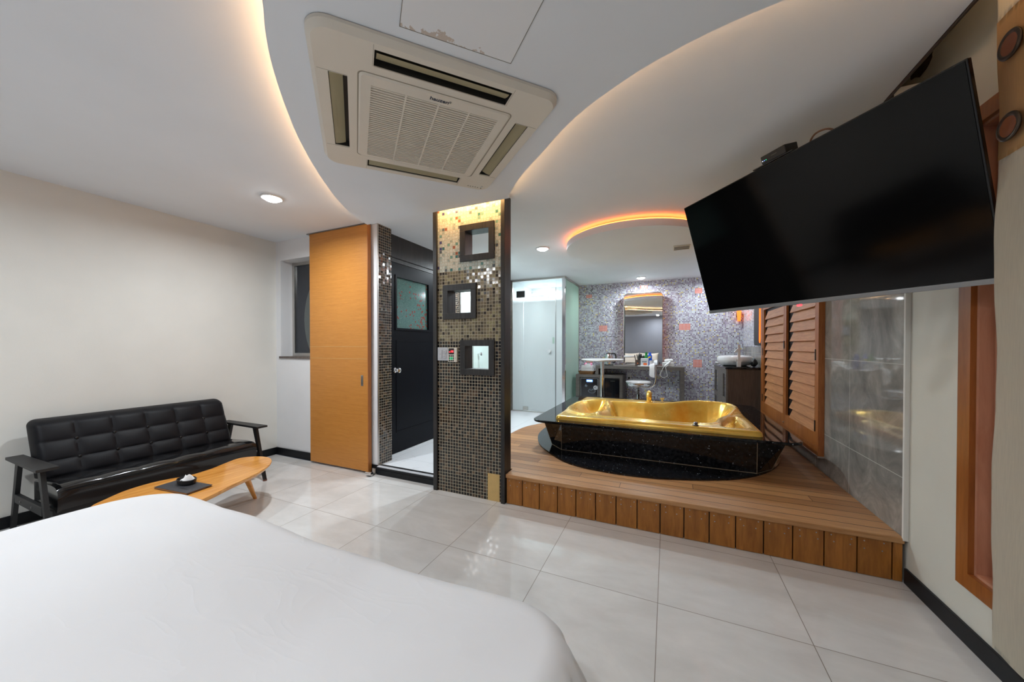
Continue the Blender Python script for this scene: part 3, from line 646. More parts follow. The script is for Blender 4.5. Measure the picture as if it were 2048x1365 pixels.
obj('panel', bm, 'ceiling_paint', cp)
def inset_strip(pts, off, w_, z0, z1, side=1):
    bm = BM(); P = [Vector((x, y, 0)) for x, y in pts]; a = []; b_ = []
    for i, p in enumerate(P):
        d = (P[min(i+1, len(P)-1)]-P[max(i-1, 0)]).normalized(); n = Vector((-d.y, d.x, 0))*side
        a.append(p+n*off); b_.append(p+n*(off+w_))
    rings = [[bm.verts.new((q.x, q.y, z)) for q, z in ((a[i], z0), (b_[i], z0), (b_[i], z1), (a[i], z1))] for i in range(len(P))]
    ringface(bm, rings); return bm
obj('cove_light', inset_strip(lpts, -.035, -.012, PZ+.0185, PZ+.027, 1), 'warm_led', cp)
obj('cove_light', inset_strip(rpts[1:], -.045, -.012, PZ+.0185, PZ+.027, 1), 'warm_led', cp)
obj('column_light', box(BM(), -1.80, -1.13, 2.400, 2.414, CEIL-.012, CEIL-.001), 'warm_led_column', cp)
bm = BM(); box(bm, -1.4, -.9, 1.25, 1.75, PZ+.018, CEIL-.002); obj('hanger_box', bm, 'ceiling_paint', cp)
# hatch, rotated 47 deg like the air conditioner
AC_ANG = math.radians(46.6)
hM = Matrix.Translation((-.843, .955, PZ-.001)) @ Matrix.Rotation(AC_ANG, 4, 'Z')
ht = thing('ceiling_hatch', 'square ceiling access hatch with a brown damp stain above the air conditioner', 'access hatch', hM.translation, Matrix.Rotation(AC_ANG, 4, 'Z'))
bm = BM(); box(bm, 0, .41, -.41, 0, -.0015, .0005)
# local y towards the camera is negative; stain runs along the y = 0 edge, so mirror the coordinate
for v in bm.verts: v.co.y = v.co.y
o = obj('hatch_lid', bm, 'hatch_paint', ht, local=True)
bm = slab_holes(BM(), 'y', 0, 1, 0, 1, 0, 1, []); bm.free()
bm = BM()
for b4 in ((-.002, .412, -.0005, .0015), (-.002, .412, -.4115, -.4095), (-.002, .0, -.41, 0), (.41, .412, -.41, 0)): box(bm, b4[0], b4[1], b4[2], b4[3], -.0022, .0006)
obj('hatch_seam', bm, 'text_grey', ht, local=True)
# disc over the tub
dc = thing('ceiling_disc', 'round suspended ceiling disc with an orange glow behind its rim over the tub', 'ceiling panel', (-.35, 4.12, 2.33))
bm = BM(); lathe(bm, [(.735, 0), (.735, .066)], (-.35, 4.12, 2.332), 96); obj('disc', bm, 'ceiling_paint', dc, 30)
bm = BM(); ro, ri = .715, .695
rs = [[bm.verts.new((-.35+r_*math.cos(2*PI*i/96), 4.12+r_*math.sin(2*PI*i/96), z)) for i in range(96)] for r_, z in ((ro, 2.3985), (ro, 2.412), (ri, 2.412), (ri, 2.3985))]
ringface(bm, rs+[rs[0]], False); obj('rim_light', bm, 'orange_led_ring', dc)
obj('stem', lathe(BM(), [(.55, 0), (.55, .039)], (-.35, 4.12, 2.3985), 64), 'ceiling_paint', dc)
vt = thing('ceiling_vent', 'small flat slotted vent under the round ceiling disc near the television', 'vent', (.17, 4.35, 2.32))
obj('vent_plate', box(BM(), .05, .22, 4.20, 4.37, 2.322, 2.3318, .003), 'ac_plastic', vt)
for k in range(4): obj('slat', box(BM(), .06, .21, 4.22+k*.038, 4.235+k*.038, 2.3195, 2.3222), 'ac_void', vt)

# ------------------------------------------------------------ downlights
labs = ['round white recessed downlight in the ceiling left of the oak sliding door', 'round white recessed downlight in the ceiling left of the round disc', 'small bright downlight in the ceiling in front of the tall mirror',
        'recessed downlight over the sofa end, behind the viewpoint', 'recessed downlight above the bed behind the viewpoint', 'added unseen downlight over the corridor behind the mosaic partition',
        'added unseen downlight above the washbasin', 'recessed downlight inside the glass shower']
l0 = None
for (x, y, z, p, c), lb in zip(DOWN, labs):
    if l0 is None:
        l0 = thing('downlight', lb, 'ceiling light', (x, y, z-.014), None, 'recessed downlights')
        bm = BM(); torus(bm, (x, y, z-.006), (0, 0, 1), .072, .007); obj('rim', bm, 'white_plastic', l0, 60)
        obj('diffuser', lathe(BM(), [(.014, 0), (.040, .007), (.058, .019), (.066, .034)], (x, y, z-.035), 32), 'lamp_glow', l0); M0 = l0.matrix_world.copy()
    else:
        c_ = copy_tree(l0, Matrix.Translation((x, y, z-.014))); c_['label'] = lb

# ------------------------------------------------------------ air conditioner (local: x along the near edge, y away from it, panel face down)
aM = Matrix.Rotation(math.radians(47.8), 4, 'Z') @ Matrix.Diagonal((1.023, 1.023, 1, 1))
ac = thing('ceiling_air_conditioner', 'beige four-way ceiling cassette air conditioner with a slatted centre grille', 'air conditioner', (-1.1156, 1.4647, PZ), aM)
H = .482
def lp(poly, z0, z1, bm=None, top=None): return prism(bm or BM(), poly, z0, z1, top)
zc, zf = -.002, -.034
slots = [(-.265, .265, -.438, -.357), (-.265, .265, .357, .430), (-.422, -.355, -.265, .265), (.355, .422, -.265, .265)]
# cover: rounded plate with four long slots -> build as cells, then a rounded rim
bm = BM()
us = sorted({-.442, .442, *[q for s_ in slots for q in s_]})
for i in range(len(us)-1):
    for j in range(len(us)-1):
        cx, cy = (us[i]+us[i+1])/2, (us[j]+us[j+1])/2
        if any(s[0] < cx < s[1] and s[2] < cy < s[3] for s in slots): continue
        q = [bm.verts.new((a, b_, zf)) for a, b_ in ((us[i], us[j]), (us[i+1], us[j]), (us[i+1], us[j+1]), (us[i], us[j+1]))]
        bm.faces.new(q)
bmesh.ops.remove_doubles(bm, verts=bm.verts, dist=1e-5)
for s in slots:
    a = [(s[0], s[2]), (s[1], s[2]), (s[1], s[3]), (s[0], s[3])]
    lo = [bm.verts.new((x, y, zf)) for x, y in a]; hi = [bm.verts.new((x, y, zf+.004)) for x, y in a]
    ringface(bm, [lo, hi], False)
# rim
n = 8
outer = rrect(-H, H, -H, H, .075, n); mid = rrect(-.466, .466, -.466, .466, .060, n); inner = rrect(-.442, .442, -.442, .442, .0001, n)
rs = [[bm.verts.new((x, y, z)) for x, y in pl] for pl, z in ((outer, zc), (outer, zc-.012), (mid, zf-.0), (inner, zf))]
ringface(bm, rs, False)
obj('cover', bm, 'ac_plastic', ac, 25, local=True)
for s in slots:
    bm = BM(); pf = [(s[0], s[2]), (s[1], s[2]), (s[1], s[3]), (s[0], s[3])]; v1, v2 = ([bm.verts.new((x, y, z)) for x, y in pf] for z in (zf+.004, -.0008)); ringface(bm, [v1, v2], False); bm.faces.new(v2); obj('air_slot', bm, 'ac_dark', ac, local=True)
    hor = (s[1]-s[0]) > (s[3]-s[2]); sg = 1 if (s[0]+s[1]+s[2]+s[3]) > 0 else -1
    def flap(u, v, hor=hor, sg=sg):
        L = (u-.5)*.515; c0 = .396+(.5-v)*.048; z = -.016-.018*math.sin((1-v)*PI/2)*.85+.002
        if .0 < v < .3 and (.25 < u < .75): c0 -= .006
        return Vector((L, sg*c0, z)) if hor else Vector((sg*c0, L, z))
    bm = BM(); grid(bm, flap, 24, 6); bmesh.ops.solidify(bm, geom=bm.faces[:], thickness=.004); obj('flap', bm, 'ac_flap', ac, 50, local=True)
# corner seam lines
for sx in (-1, 1):
    for sy in (-1, 1):
        bm = BM(); box(bm, sx*.269-.0006, sx*.269+.0006, min(sy*.357, sy*.460), max(sy*.357, sy*.460), zf-.0006, zf+.001)
        obj('seam', bm, 'ac_seam', ac, local=True)
        bm = BM(); box(bm, min(sx*.355, sx*.460), max(sx*.355, sx*.460), sy*.269-.0006, sy*.269+.0006, zf-.0006, zf+.001); obj('seam', bm, 'ac_seam', ac, local=True)
# raised intake frame and grille
zi = zf-.006
bm = BM(); ri_ = rrect(-.315, .315, -.315, .315, .02, 4); rt_ = rrect(-.308, .308, -.308, .308, .018, 4); rh = rrect(-.270, .270, -.258, .286, .001, 4)
rs = [[bm.verts.new((x, y, z)) for x, y in pl] for pl, z in ((ri_, zf), (rt_, zi), (rh, zi), (rh, zf+.012))]; ringface(bm, rs, False)
gr = obj('intake_frame', bm, 'ac_plastic', ac, 25, local=True)
obj('intake_seam', (lambda bm: (ringface(bm, [[bm.verts.new((x, y, z)) for x, y in pl] for pl, z in ((rrect(-.320, .320, -.320, .320, .022, 4), zf-.0004), (ri_, zf-.0004))], False), bm)[1])(BM()), 'ac_seam', ac, local=True)
obj('filter', lp([(-.272, -.260), (.272, -.260), (.272, .288), (-.272, .288)], zf+.010, zf+.011), 'ac_void', ac, local=True)
bm = BM(); ns = 36
for k in range(ns):
    y = -.258+(k+.5)*.544/ns; box(bm, -.270, .270, y-.0036, y+.0036, zi+.001, zi+.005)
for x in (-.135, 0, .135): box(bm, x-.0035, x+.0035, -.258, .286, zi, zi+.007)
obj('grille_slats', bm, 'ac_plastic', ac, local=True)
for x in (-.13, .09):
    bm = BM(); box(bm, x-.028, x+.028, .294, .302, zi-.001, zi+.001); box(bm, x-.012, x-.008, .291, .305, zi-.002, zi); box(bm, x+.008, x+.012, .291, .305, zi-.002, zi); obj('latch', bm, 'ac_plastic', ac, local=True)
# faces down; letters read left to right along +x with their tops towards the near edge (-y)
Tm = Matrix(((1, 0, 0, -.003), (0, -1, 0, -.284), (0, 0, -1, zi-.0006), (0, 0, 0, 1)))
text('hauzen', .0285, Tm, 'text_navy', ac, bold=.0006)
bm = BM(); torus(bm, (.041, -.290, zi-.001), (0, 0, 1), .0042, .0009, 16, 6); obj('emblem', bm, 'text_navy', ac, local=True)
bm = BM()
for k in range(5): box(bm, .335+k*.016, .342+k*.016, .432, .440, zf-.0008, zf)
obj('indicator_marks', bm, 'text_grey', ac, local=True)
obj('indicator_lens', cyl(BM(), (.425, .415, zf), (.425, .415, zf-.0015), .007, seg=14), 'brushed_steel', ac, local=True)
obj('receiver_dot', cyl(BM(), (.425, .438, zf), (.425, .438, zf-.0015), .004, seg=14), 'black_plastic', ac, local=True)

# ------------------------------------------------------------ bathtub
tb = thing('bathtub', 'gold leaf whirlpool bathtub set in a black granite surround on the wooden deck', 'bathtub', (-.15, 4.1, .2355))
bpts = [tuple(p)[:2] for p in spline([(x, y, 0) for x, y in [(-1.36, 4.2), (-1.36, 3.95), (-1.32, 3.70), (-1.20, 3.40), (-1.01, 3.155), (-.77, 2.94), (-.46, 2.86), (-.12, 2.87), (.23, 2.975), (.52, 3.14), (.76, 3.42), (.92, 3.80), (.97, 4.2), (.93, 4.6), (.7, 5.0), (.2, 5.2), (-.5, 5.2), (-1.05, 5.0), (-1.3, 4.6)]], 5, True)]
obj('granite_base', prism(BM(), bpts, .2355, .249), 'black_granite', tb)
lo = [(-1.07, 4.92), (-1.07, 3.42), (-.93, 3.275), (.64, 3.275), (.77, 3.43), (.77, 4.92)]
hi = [(-1.17, 4.97), (-1.155, 3.40), (-.93, 3.265), (.64, 3.265), (.865, 3.40), (.87, 4.97)]
ins_ = lambda P: [(-.15+(x+.15)*.965, 4.1+(y-4.1)*.965) for x, y in P]
bm = BM(); ringface(bm, [[bm.verts.new((x, y, z)) for x, y in pl] for pl, z in ((lo, .2495), (hi, .4995), (ins_(hi), .4995), (ins_(lo), .2495), (lo, .2495))], False); bmesh.ops.remove_doubles(bm, verts=bm.verts, dist=1e-5)
sk = obj('skirt_panels', bm, 'black_granite', tb)
bm = BM()
for k in range(6): tube(bm, [(*lo[k], .2505), (*hi[k], .500)], .0022, 6)
for k in (0, 1, 2, 3, 4): tube(bm, [(*lo[k], .2510), (*lo[k+1], .2510)], .0022, 6)
obj('panel_joints', bm, 'grout_gold', sk)
sl = rrect(-1.235, .945, 3.225, 5.10, .13, 8)
bm = BM(); s2 = rrect(-1.227, .937, 3.233, 5.092, .125, 8)
hole = rrect(-.96, .645, 3.38, 4.675, .05, 8)
rs = [[bm.verts.new((x, y, z)) for x, y in pl] for pl, z in ((hole, .500), (s2, .500), (sl, .505), (sl, .518), (s2, .523), (hole, .523), (hole, .500))]; ringface(bm, rs, False); bmesh.ops.remove_doubles(bm, verts=bm.verts, dist=1e-5)
obj('granite_slab', bm, 'black_granite', tb)
TX0, TX1, TY0, TY1 = -1.015, .70, 3.325, 4.73
def sd_poly(x, y, P):
    d = 1e9; ins = False; n = len(P)
    for i in range(n):
        ax, ay = P[i]; bx, by = P[(i+1) % n]; ex, ey = bx-ax, by-ay; wx, wy = x-ax, y-ay
        tt = max(0, min(1, (wx*ex+wy*ey)/(ex*ex+ey*ey+1e-12))); d = min(d, (wx-ex*tt)**2+(wy-ey*tt)**2)
        if (ay > y) != (by > y) and x < ex*(y-ay)/(ey+1e-12)+ax: ins = not ins
    return math.sqrt(d)*(1 if ins else -1)
ss = lambda a, b_, x: (lambda t_: t_*t_*(3-2*t_))(max(0, min(1, (x-a)/(b_-a))))
mainP = [tuple(p)[:2] for p in spline([(x, y, 0) for x, y in [(-.62, 3.50), (-.40, 3.475), (-.15, 3.45), (.05, 3.445), (.24, 3.47), (.37, 3.56), (.44, 3.80), (.55, 4.05), (.63, 4.32), (.60, 4.55), (.42, 4.63), (.20, 4.60), (.0, 4.50), (-.25, 4.44), (-.5, 4.44), (-.64, 4.38), (-.60, 4.1), (-.57, 3.8)]], 3, True)]
leftP = [tuple(p)[:2] for p in spline([(x, y, 0) for x, y in [(-.70, 3.49), (-.86, 3.55), (-.95, 3.74), (-.975, 3.98), (-.93, 4.22), (-.82, 4.38), (-.70, 4.40), (-.66, 4.1), (-.63, 3.8)]], 3, True)]
cornP = [tuple(p)[:2] for p in spline([(x, y, 0) for x, y in [(.43, 3.44), (.60, 3.44), (.63, 3.58), (.63, 3.80), (.60, 3.96), (.53, 3.86), (.46, 3.66)]], 3, True)]
def tubz(x, y):
    dm, dl, dcn = sd_poly(x, y, mainP), sd_poly(x, y, leftP), sd_poly(x, y, cornP)
    z = .566
    e = min(x-TX0, TX1-x, y-TY0, TY1-y)
    # raised rolls: round the left lobe, along the back and round the rear right shoulder
    wl = ss(-.30, -.75, x); wr = ss(-.1, .35, x)*ss(3.95, 4.25, y)
    z += .020*math.exp(-((dl+.025)/.030)**2)*wl
    z += .034*math.exp(-((dm+.030)/.038)**2)*wr
    z += .010*math.exp(-((dm+.02)/.02)**2)
    z -= .30*ss(-.012, .17, dm)
    z -= .14*ss(-.012, .13, dl)
    z -= .10*ss(-.010, .09, dcn)
    # saddle letting the left lobe spill into the basin
    if dl < 0 and dm < 0 and -.72 < x < -.55 and 3.60 < y < 4.30: z -= .05*math.exp(-((x+.64)/.04)**2)*math.sin(PI*(y-3.60)/.70)
    if e < .03: z = .524+(z-.524)*math.sqrt(max(0, 1-(1-max(e, 0)/.03)**2))
    return z
bm = BM(); NU, NV = 150, 120
def um(u): # finer near the rims
    return u
def rimg(u, n): 
    k = .03
    return u
def tubp(u, v):
    def f(t_, a, b_):
        L = b_-a; s = [0, .002, .006, .012, .020, .030]; q = t_*(NU if a == TX0 else NV); M_ = (NU if a == TX0 else NV)
        if q <= 5: return a+s[int(round(q))]
        if q >= M_-5: return b_-s[int(round(M_-q))]
        return a+.03+(q-5)/(M_-10)*(L-.06)
    x, y = f(u, TX0, TX1), f(v, TY0, TY1)
    # round the four plan corners
    R_ = .05; cx = min(max(x, TX0+R_), TX1-R_); cy = min(max(y, TY0+R_), TY1-R_)
    z = tubz(x, y); dx, dy = x-cx, y-cy; dd = math.hypot(dx, dy)
    if dx and dy and dd > 1e-6:
        mx = max(abs(dx), abs(dy)); x, y = cx+dx/dd*mx, cy+dy/dd*mx
    return Vector((x, y, z))
grid(bm, tubp, NU, NV)
bas = obj('tub_basin', bm, 'gold_leaf', tb, 60)
fc = obj('spout', tube(BM(), spline([(-.205, 4.60, .575), (-.205, 4.60, .63), (-.205, 4.59, .665), (-.205, 4.565, .682), (-.205, 4.530, .680), (-.205, 4.50, .660), (-.205, 4.49, .635)], 5), [.030]*12+[.028]*19, 14), 'gold_leaf', tb, 60)
obj('spout_base', lathe(BM(), [(.042, 0), (.042, .008), (.034, .014)], (-.205, 4.60, .566), 24), 'gold_leaf', tb, 40)
obj('tap_knob', lathe(BM(), [(.02, 0), (.02, .01), (.012, .016), (.012, .03), (.026, .036), (.028, .052), (.018, .062)], (-.06, 4.62, .568), 24), 'chrome', tb, 40)
obj('jet_knob', lathe(BM(), [(.022, 0), (.026, .005), (.018, .010), (.014, .016), (.02, .022), (.012, .030)], (.22, 3.375, .566), 24), 'dark_steel', tb, 40, label='dark chrome air knob on the front rim')
obj('drain', lathe(BM(), [(.03, 0), (.03, .004), (.01, .006)], (-.05, 3.95, .2685), 24), 'chrome', tb, 40)

# ------------------------------------------------------------ shuttered window
w2 = sgroup('window_2', (1.12, 4.5, .36))
SX = 1.098
struct('shutter_frame', slab_holes(BM(), 'x', SX, XR-.012, 3.55, 5.44, .365, 1.83, [(3.60, 5.385, .43, 1.775)]), 'cherry_wood', w2)
struct('dark_gap_sheet', box(BM(), XR-.022, XR-.0125, 3.60, 5.385, .43, 1.775), 'black_base', w2)  # black sheet in place of an opening, paints the dark gap behind the louvers
struct('sill_bead', box(BM(), SX-.004, XR-.012, 3.545, 5.445, .352, .365), 'brushed_steel', w2)
for (a, b_) in ((3.603, 4.462), (4.470, 5.382)):
    lf = struct('shutter_leaf', slab_holes(BM(), 'x', SX+.004, SX+.024, a, b_, .433, 1.772, [(a+.035, b_-.055, .545, 1.70)]), 'cherry_wood', w2)
    k = 0; z = .545
    while z < 1.66:
        bm = BM(); y0, y1 = a+.036, b_-.17 if a < 4 else b_-.12
        q = [(SX+.002, z-.004), (SX+.010, z-.008), (SX+.034, z+.088), (SX+.026, z+.092)]
        va = [bm.verts.new((x, y0, zz)) for x, zz in q]; vb = [bm.verts.new((x, y1-(.0), zz)) for x, zz in q]; ringface(bm, [va, vb])
        for v in vb: v.co.y -= max(0, (v.co.z-z))*.45
        struct('louver', bm, 'slat_wood', lf); z += .094
    for z in (.60, 1.18): struct('hinge', box(BM(), SX-.002, SX+.004, (a+.008 if a < 4 else b_-.02), (a+.022 if a < 4 else b_-.006), z-.05, z+.04), 'bronze', lf)
struct('hinge', box(BM(), SX-.002, SX+.004, 4.452, 4.480, 1.22, 1.30), 'bronze', w2)
struct('latch', cyl(BM(), (SX-.006, 4.466, .46), (SX+.004, 4.466, .46), .008, seg=12), 'brushed_steel', w2)

# wood window by the curtain
w3 = sgroup('window_3', (1.15, 1.6, .24))
struct('casing', slab_holes(BM(), 'x', XR-.018, XR+.001, 1.04, 2.142, .24, 2.20, [(1.105, 2.076, .305, 2.135)]), 'casing_wood', w3)
struct('jamb_lining', slab_holes(BM(), 'x', XR+.001, XR+.07, 1.10, 2.08, .30, 2.14, [(1.115, 2.064, .316, 2.125)]), 'leaf_wood', w3)
struct('wooden_leaf', box(BM(), XR+.045, XR+.065, 1.115, 2.064, .316, 2.125), 'leaf_wood', w3)
struct('leaf_rail', box(BM(), XR+.036, XR+.045, 1.96, 2.035, .33, 2.11, .002), 'leaf_wood', w3)
# curtain rail in the slot
r = thing('curtain_rail', 'dark curtain rail along the ceiling slot above the wood framed window', 'curtain rail', (1.0, 1, 2.45))
obj('rail', box(BM(), .962, .972, -1.2, 2.31, 2.432, 2.452, .002), 'bronze', r)
obj('end_cap', box(BM(), .962, .993, 2.305, 2.325, 2.42, 2.46, .003), 'black_plastic', r)
r = thing('slot_light_strip', 'warm light strip hidden inside the ceiling slot above the curtain', 'light strip', (.97, 0, 2.47))
obj('strip', box(BM(), .9585, .970, -1.2, 1.75, 2.475, 2.490), 'slot_led', r)
# curtain
ct = thing('curtain', 'cream linen curtain with a brown band and bronze eyelets at the right edge', 'curtain', (1.05, 1.5, .19))
def cury(z): return 1.788+.0025*math.sin(z*9)+.0015*math.sin(z*23+1)
def curt(z0, z1, ex=0):
    def f(u, v):
        z = z0+(z1-z0)*v; s = u*.62
        amp = .004+.022*ss(.1, .35, s)
        return Vector((1.034+ex-amp*(1-math.cos(s*2*PI/.17))*.5+.004*math.sin(z*7+s*20), cury(z)-s, z))
    bm = BM(); grid(bm, f, 110, max(6, int((z1-z0)*45))); bmesh.ops.solidify(bm, geom=bm.faces[:], thickness=.003); return bm
obj('lower_panel', curt(.195, 1.885), 'curtain_cream', ct, 60); obj('eyelet_band', curt(1.880, 2.352, -.002), 'curtain_brown', ct, 60, label='brown linen band'); obj('top_panel', curt(2.348, 2.52), 'curtain_cream', ct, 60)
for z in (2.228, 1.962):
    for yy in (1.712, 1.560):
        bm = BM(); torus(bm, (1.014, yy, z), (1, 0, 0), .038, .0075, 32, 10)
        for v in bm.verts: v.co.x = 1.014+(v.co.x-1.014)*.6
        e_ = obj('eyelet', bm, 'bronze', ct, 60)
        obj('eyelet_cap', cyl(BM(), (1.024, yy, z), (1.012, yy, z), .032, seg=28), 'brown_cap', e_)

# ------------------------------------------------------------ television
yaw, tilt = -.931, .302
rx = Vector((math.cos(yaw), math.sin(yaw), 0)); n0 = Vector((math.sin(yaw), -math.cos(yaw), 0)); z0_ = Vector((0, 0, 1))
nn = n0*math.cos(tilt)-z0_*math.sin(tilt); uu = z0_*math.cos(tilt)+n0*math.sin(tilt)
tM = Matrix.Identity(4)
for i in range(3): tM[i][0] = rx[i]; tM[i][1] = -nn[i]; tM[i][2] = uu[i]      # local -y faces the viewer
tM = tM @ Matrix.Rotation(.010, 4, 'Y')
tv = thing('television', 'large black flat screen television tilted down from its wall bracket', 'television', (.596, 2.314, 1.8463), tM)
TWd, TH = 1.355, .775
bm = BM(); box(bm, -TWd/2, TWd/2, .001, .022, -TH/2, TH/2, .003); obj('housing', bm, 'tv_bezel', tv, local=True)
obj('screen', box(BM(), -TWd/2+.006, TWd/2-.006, -.0015, .001, -TH/2+.022, TH/2-.006), 'tv_screen', tv, local=True)
obj('bottom_bezel', box(BM(), -TWd/2, TWd/2, -.004, .006, -TH/2-.001, -TH/2+.020, .002), 'silver_plastic', tv, local=True)
obj('rear_box', box(BM(), -.36, .36, .022, .058, -TH/2+.03, .12, .008), 'black_plastic', tv, local=True)
obj('power_light', box(BM(), -.052, -.030, -.003, .006, -TH/2-.011, -TH/2-.002), 'red_led', tv, local=True)
# wall arm
ar = thing('television_bracket', 'black wall bracket arm behind the tilted television', 'wall bracket', (1.12, 2.68, 1.75))
bk = Vector((.596, 2.314, 1.8463))
pb = bk+tM.to_3x3() @ Vector((0, .075, .02))
obj('wall_plate', box(BM(), XR-.036, XR-.0125, 2.56, 2.80, 1.68, 1.96, .003) , 'black_plastic', ar)
obj('arm', tube(BM(), [(XR-.04, 2.68, 1.82), (.95, 2.70, 1.83), tuple(pb)], .016, 8), 'black_plastic', ar)
bm = BM(); box(bm, -.12, .12, .059, .072, -.14, .16); bmesh.ops.transform(bm, matrix=Matrix.Translation(bk) @ tM, verts=bm.verts); obj('mounting_plate', bm, 'black_plastic', ar)
# set-top box on top edge
sM = tM
sb = thing('set_top_box', 'small black set-top box sitting on the top edge of the television', 'set-top box', bk, tM)
obj('case', box(BM(), -.070, .063, .0, .085, TH/2+.008, TH/2+.049, .004), 'black_plastic', sb, local=True)
obj('shelf', box(BM(), -.125, .095, -.002, .09, TH/2+.0015, TH/2+.007, .001), 'black_plastic', sb, local=True)
for k, mt_ in enumerate(('display_text', 'blue_display', 'green_led')): obj('status_light', box(BM(), -.063+k*.010, -.0597+k*.010, -.0012, .0005, TH/2+.022, TH/2+.025), mt_, sb, local=True)
bm = BM(); box(bm, -.012, .018, -.0008, .0003, TH/2+.0295, TH/2+.0315); obj('badge', bm, 'text_grey', sb, local=True)
cb_ = obj('cable_loop', tube(BM(), [bk+tM.to_3x3() @ Vector(p) for p in spline([(.100, .110, .39), (.110, .105, .412), (.145, .09, .426), (.19, .08, .422), (.225, .075, .402), (.24, .075, .37), (.24, .075, .30)], 6)], .0045, 8), 'cable_brown')
tag(cb_, 'thin brown cable arching over the top edge of the television', 'cable')

# ------------------------------------------------------------ sofa
sf = thing('sofa', 'long black vinyl sofa with tufted backrest and wooden arms against the cream wall', 'sofa', (-3.75, 1.40, 0))
SY0, SY1 = .850, 1.985
def backrest(u, v):   # u along y, v up the front, sheet wraps over the top and sides through thickness profile
    return None
bx_t, bx_b = -3.955, -3.79      # front face x at top / bottom
def bfront(u, v):
    y = SY0+(SY1-SY0)*u; z = .36+.375*v; x = bx_b+(bx_t-bx_b)*v
    e = min(u*(SY1-SY0), (1-u)*(SY1-SY0), v*.375+.05, (1-v)*.375)
    cu, cv = (u*6) % 1, 0
    rows = [0, .27, .60, 1.0]
    for a, b_ in zip(rows[:-1], rows[1:]):
        if a <= v <= b_ + 1e-9: cv = (v-a)/(b_-a)
    puff = .015*(abs(math.sin(PI*cu))**.45)*(abs(math.sin(PI*cv)) if 0 < v < 1 else 0)**.45 if 0 < u < 1 else 0
    rnd = -.06*(1-math.sqrt(max(0, 1-(1-min(e/.045, 1))**2)))
    cyy, czz = min(max(y, SY0+.045), SY1-.045), min(z, .735-.045); ddy, ddz = y-cyy, z-czz; dd = math.hypot(ddy, ddz)
    if ddy and ddz > 0: mx = max(abs(ddy), ddz); y, z = cyy+ddy/dd*mx, czz+ddz/dd*mx
    return Vector((x+puff+rnd+.0, y, z))
bm = BM(); NUu, NVv = 96, 48
g = grid(bm, bfront, NUu, NVv)
# back sheet
def bbackp(u, v):
    q = bfront(u, v); return Vector((bx_b+(bx_t-bx_b)*v-.085-.02*0, q.y, q.z))
ring = [g[0][i] for i in range(NUu+1)]+[g[j][NUu] for j in range(1, NVv+1)]+[g[NVv][i] for i in range(NUu-1, -1, -1)]+[g[j][0] for j in range(NVv-1, 0, -1)]
bk_ = []
for v in ring:
    vv = (v.co.z-.36)/.375; bk_.append(bm.verts.new((bx_b+(bx_t-bx_b)*vv-.085, v.co.y, v.co.z)))
L_ = len(ring)
for i in range(L_): j = (i+1) % L_; bm.faces.new((ring[i], ring[j], bk_[j], bk_[i]))
bm.faces.new(bk_)
br = obj('backrest', bm, 'black_leather', sf, 50)
for r_ in (.27, .60):
    for k in range(1, 6):
        u = k/6; q = bfront(u, r_); obj('button', lathe(BM(), [(.012, 0), (.011, .005), (.004, .008)], (0, 0, 0), 14) if False else (lambda b: (bmesh.ops.create_uvsphere(b, u_segments=12, v_segments=8, radius=.0105), [setattr(v, 'co', Vector((v.co.x*.6+q.x+.004, v.co.y+q.y, v.co.z+q.z))) for v in b.verts], b)[2])(BM()), 'glossy_vinyl', br, 60)
def seatp(u, v):     # v: 0 front bottom -> up the front, over the roll, back to the backrest
    y = .845+(2.0-.845)*u
    L = [(-3.470, .215), (-3.462, .25), (-3.456, .30), (-3.458, .335), (-3.470, .358), (-3.50, .372), (-3.56, .376), (-3.64, .372), (-3.72, .366), (-3.80, .36), (-3.86, .355)]
    f_ = v*(len(L)-1); i = min(int(f_), len(L)-2); t_ = f_-i; x = L[i][0]*(1-t_)+L[i+1][0]*t_; z = L[i][1]*(1-t_)+L[i+1][1]*t_
    cu = (u*6) % 1; e = min(u, 1-u)*1.155
    if v > .35: z += .0025*abs(math.sin(PI*cu))**.4-.0015
    z += .0015*math.sin(u*37+v*9)*(1 if .4 < v < .95 else 0)
    if e < .02: z -= .012*(1-e/.02)
    return Vector((x, y, z))
bm = BM(); g = grid(bm, seatp, 90, 30)
for gi in (0, 90):
    col_ = [g[j][gi] for j in range(31)]; extra = [bm.verts.new((-3.86, col_[0].co.y, .215))]; bm.faces.new(col_+extra)
a_ = [v for v in bm.verts if abs(v.co.z-.215) < 1e-4]
obj('seat', bm, 'glossy_vinyl', sf, 50)
obj('seat_base', box(BM(), -3.88, -3.50, .835, 1.99, .17, .216, .004), 'black_wood', sf)
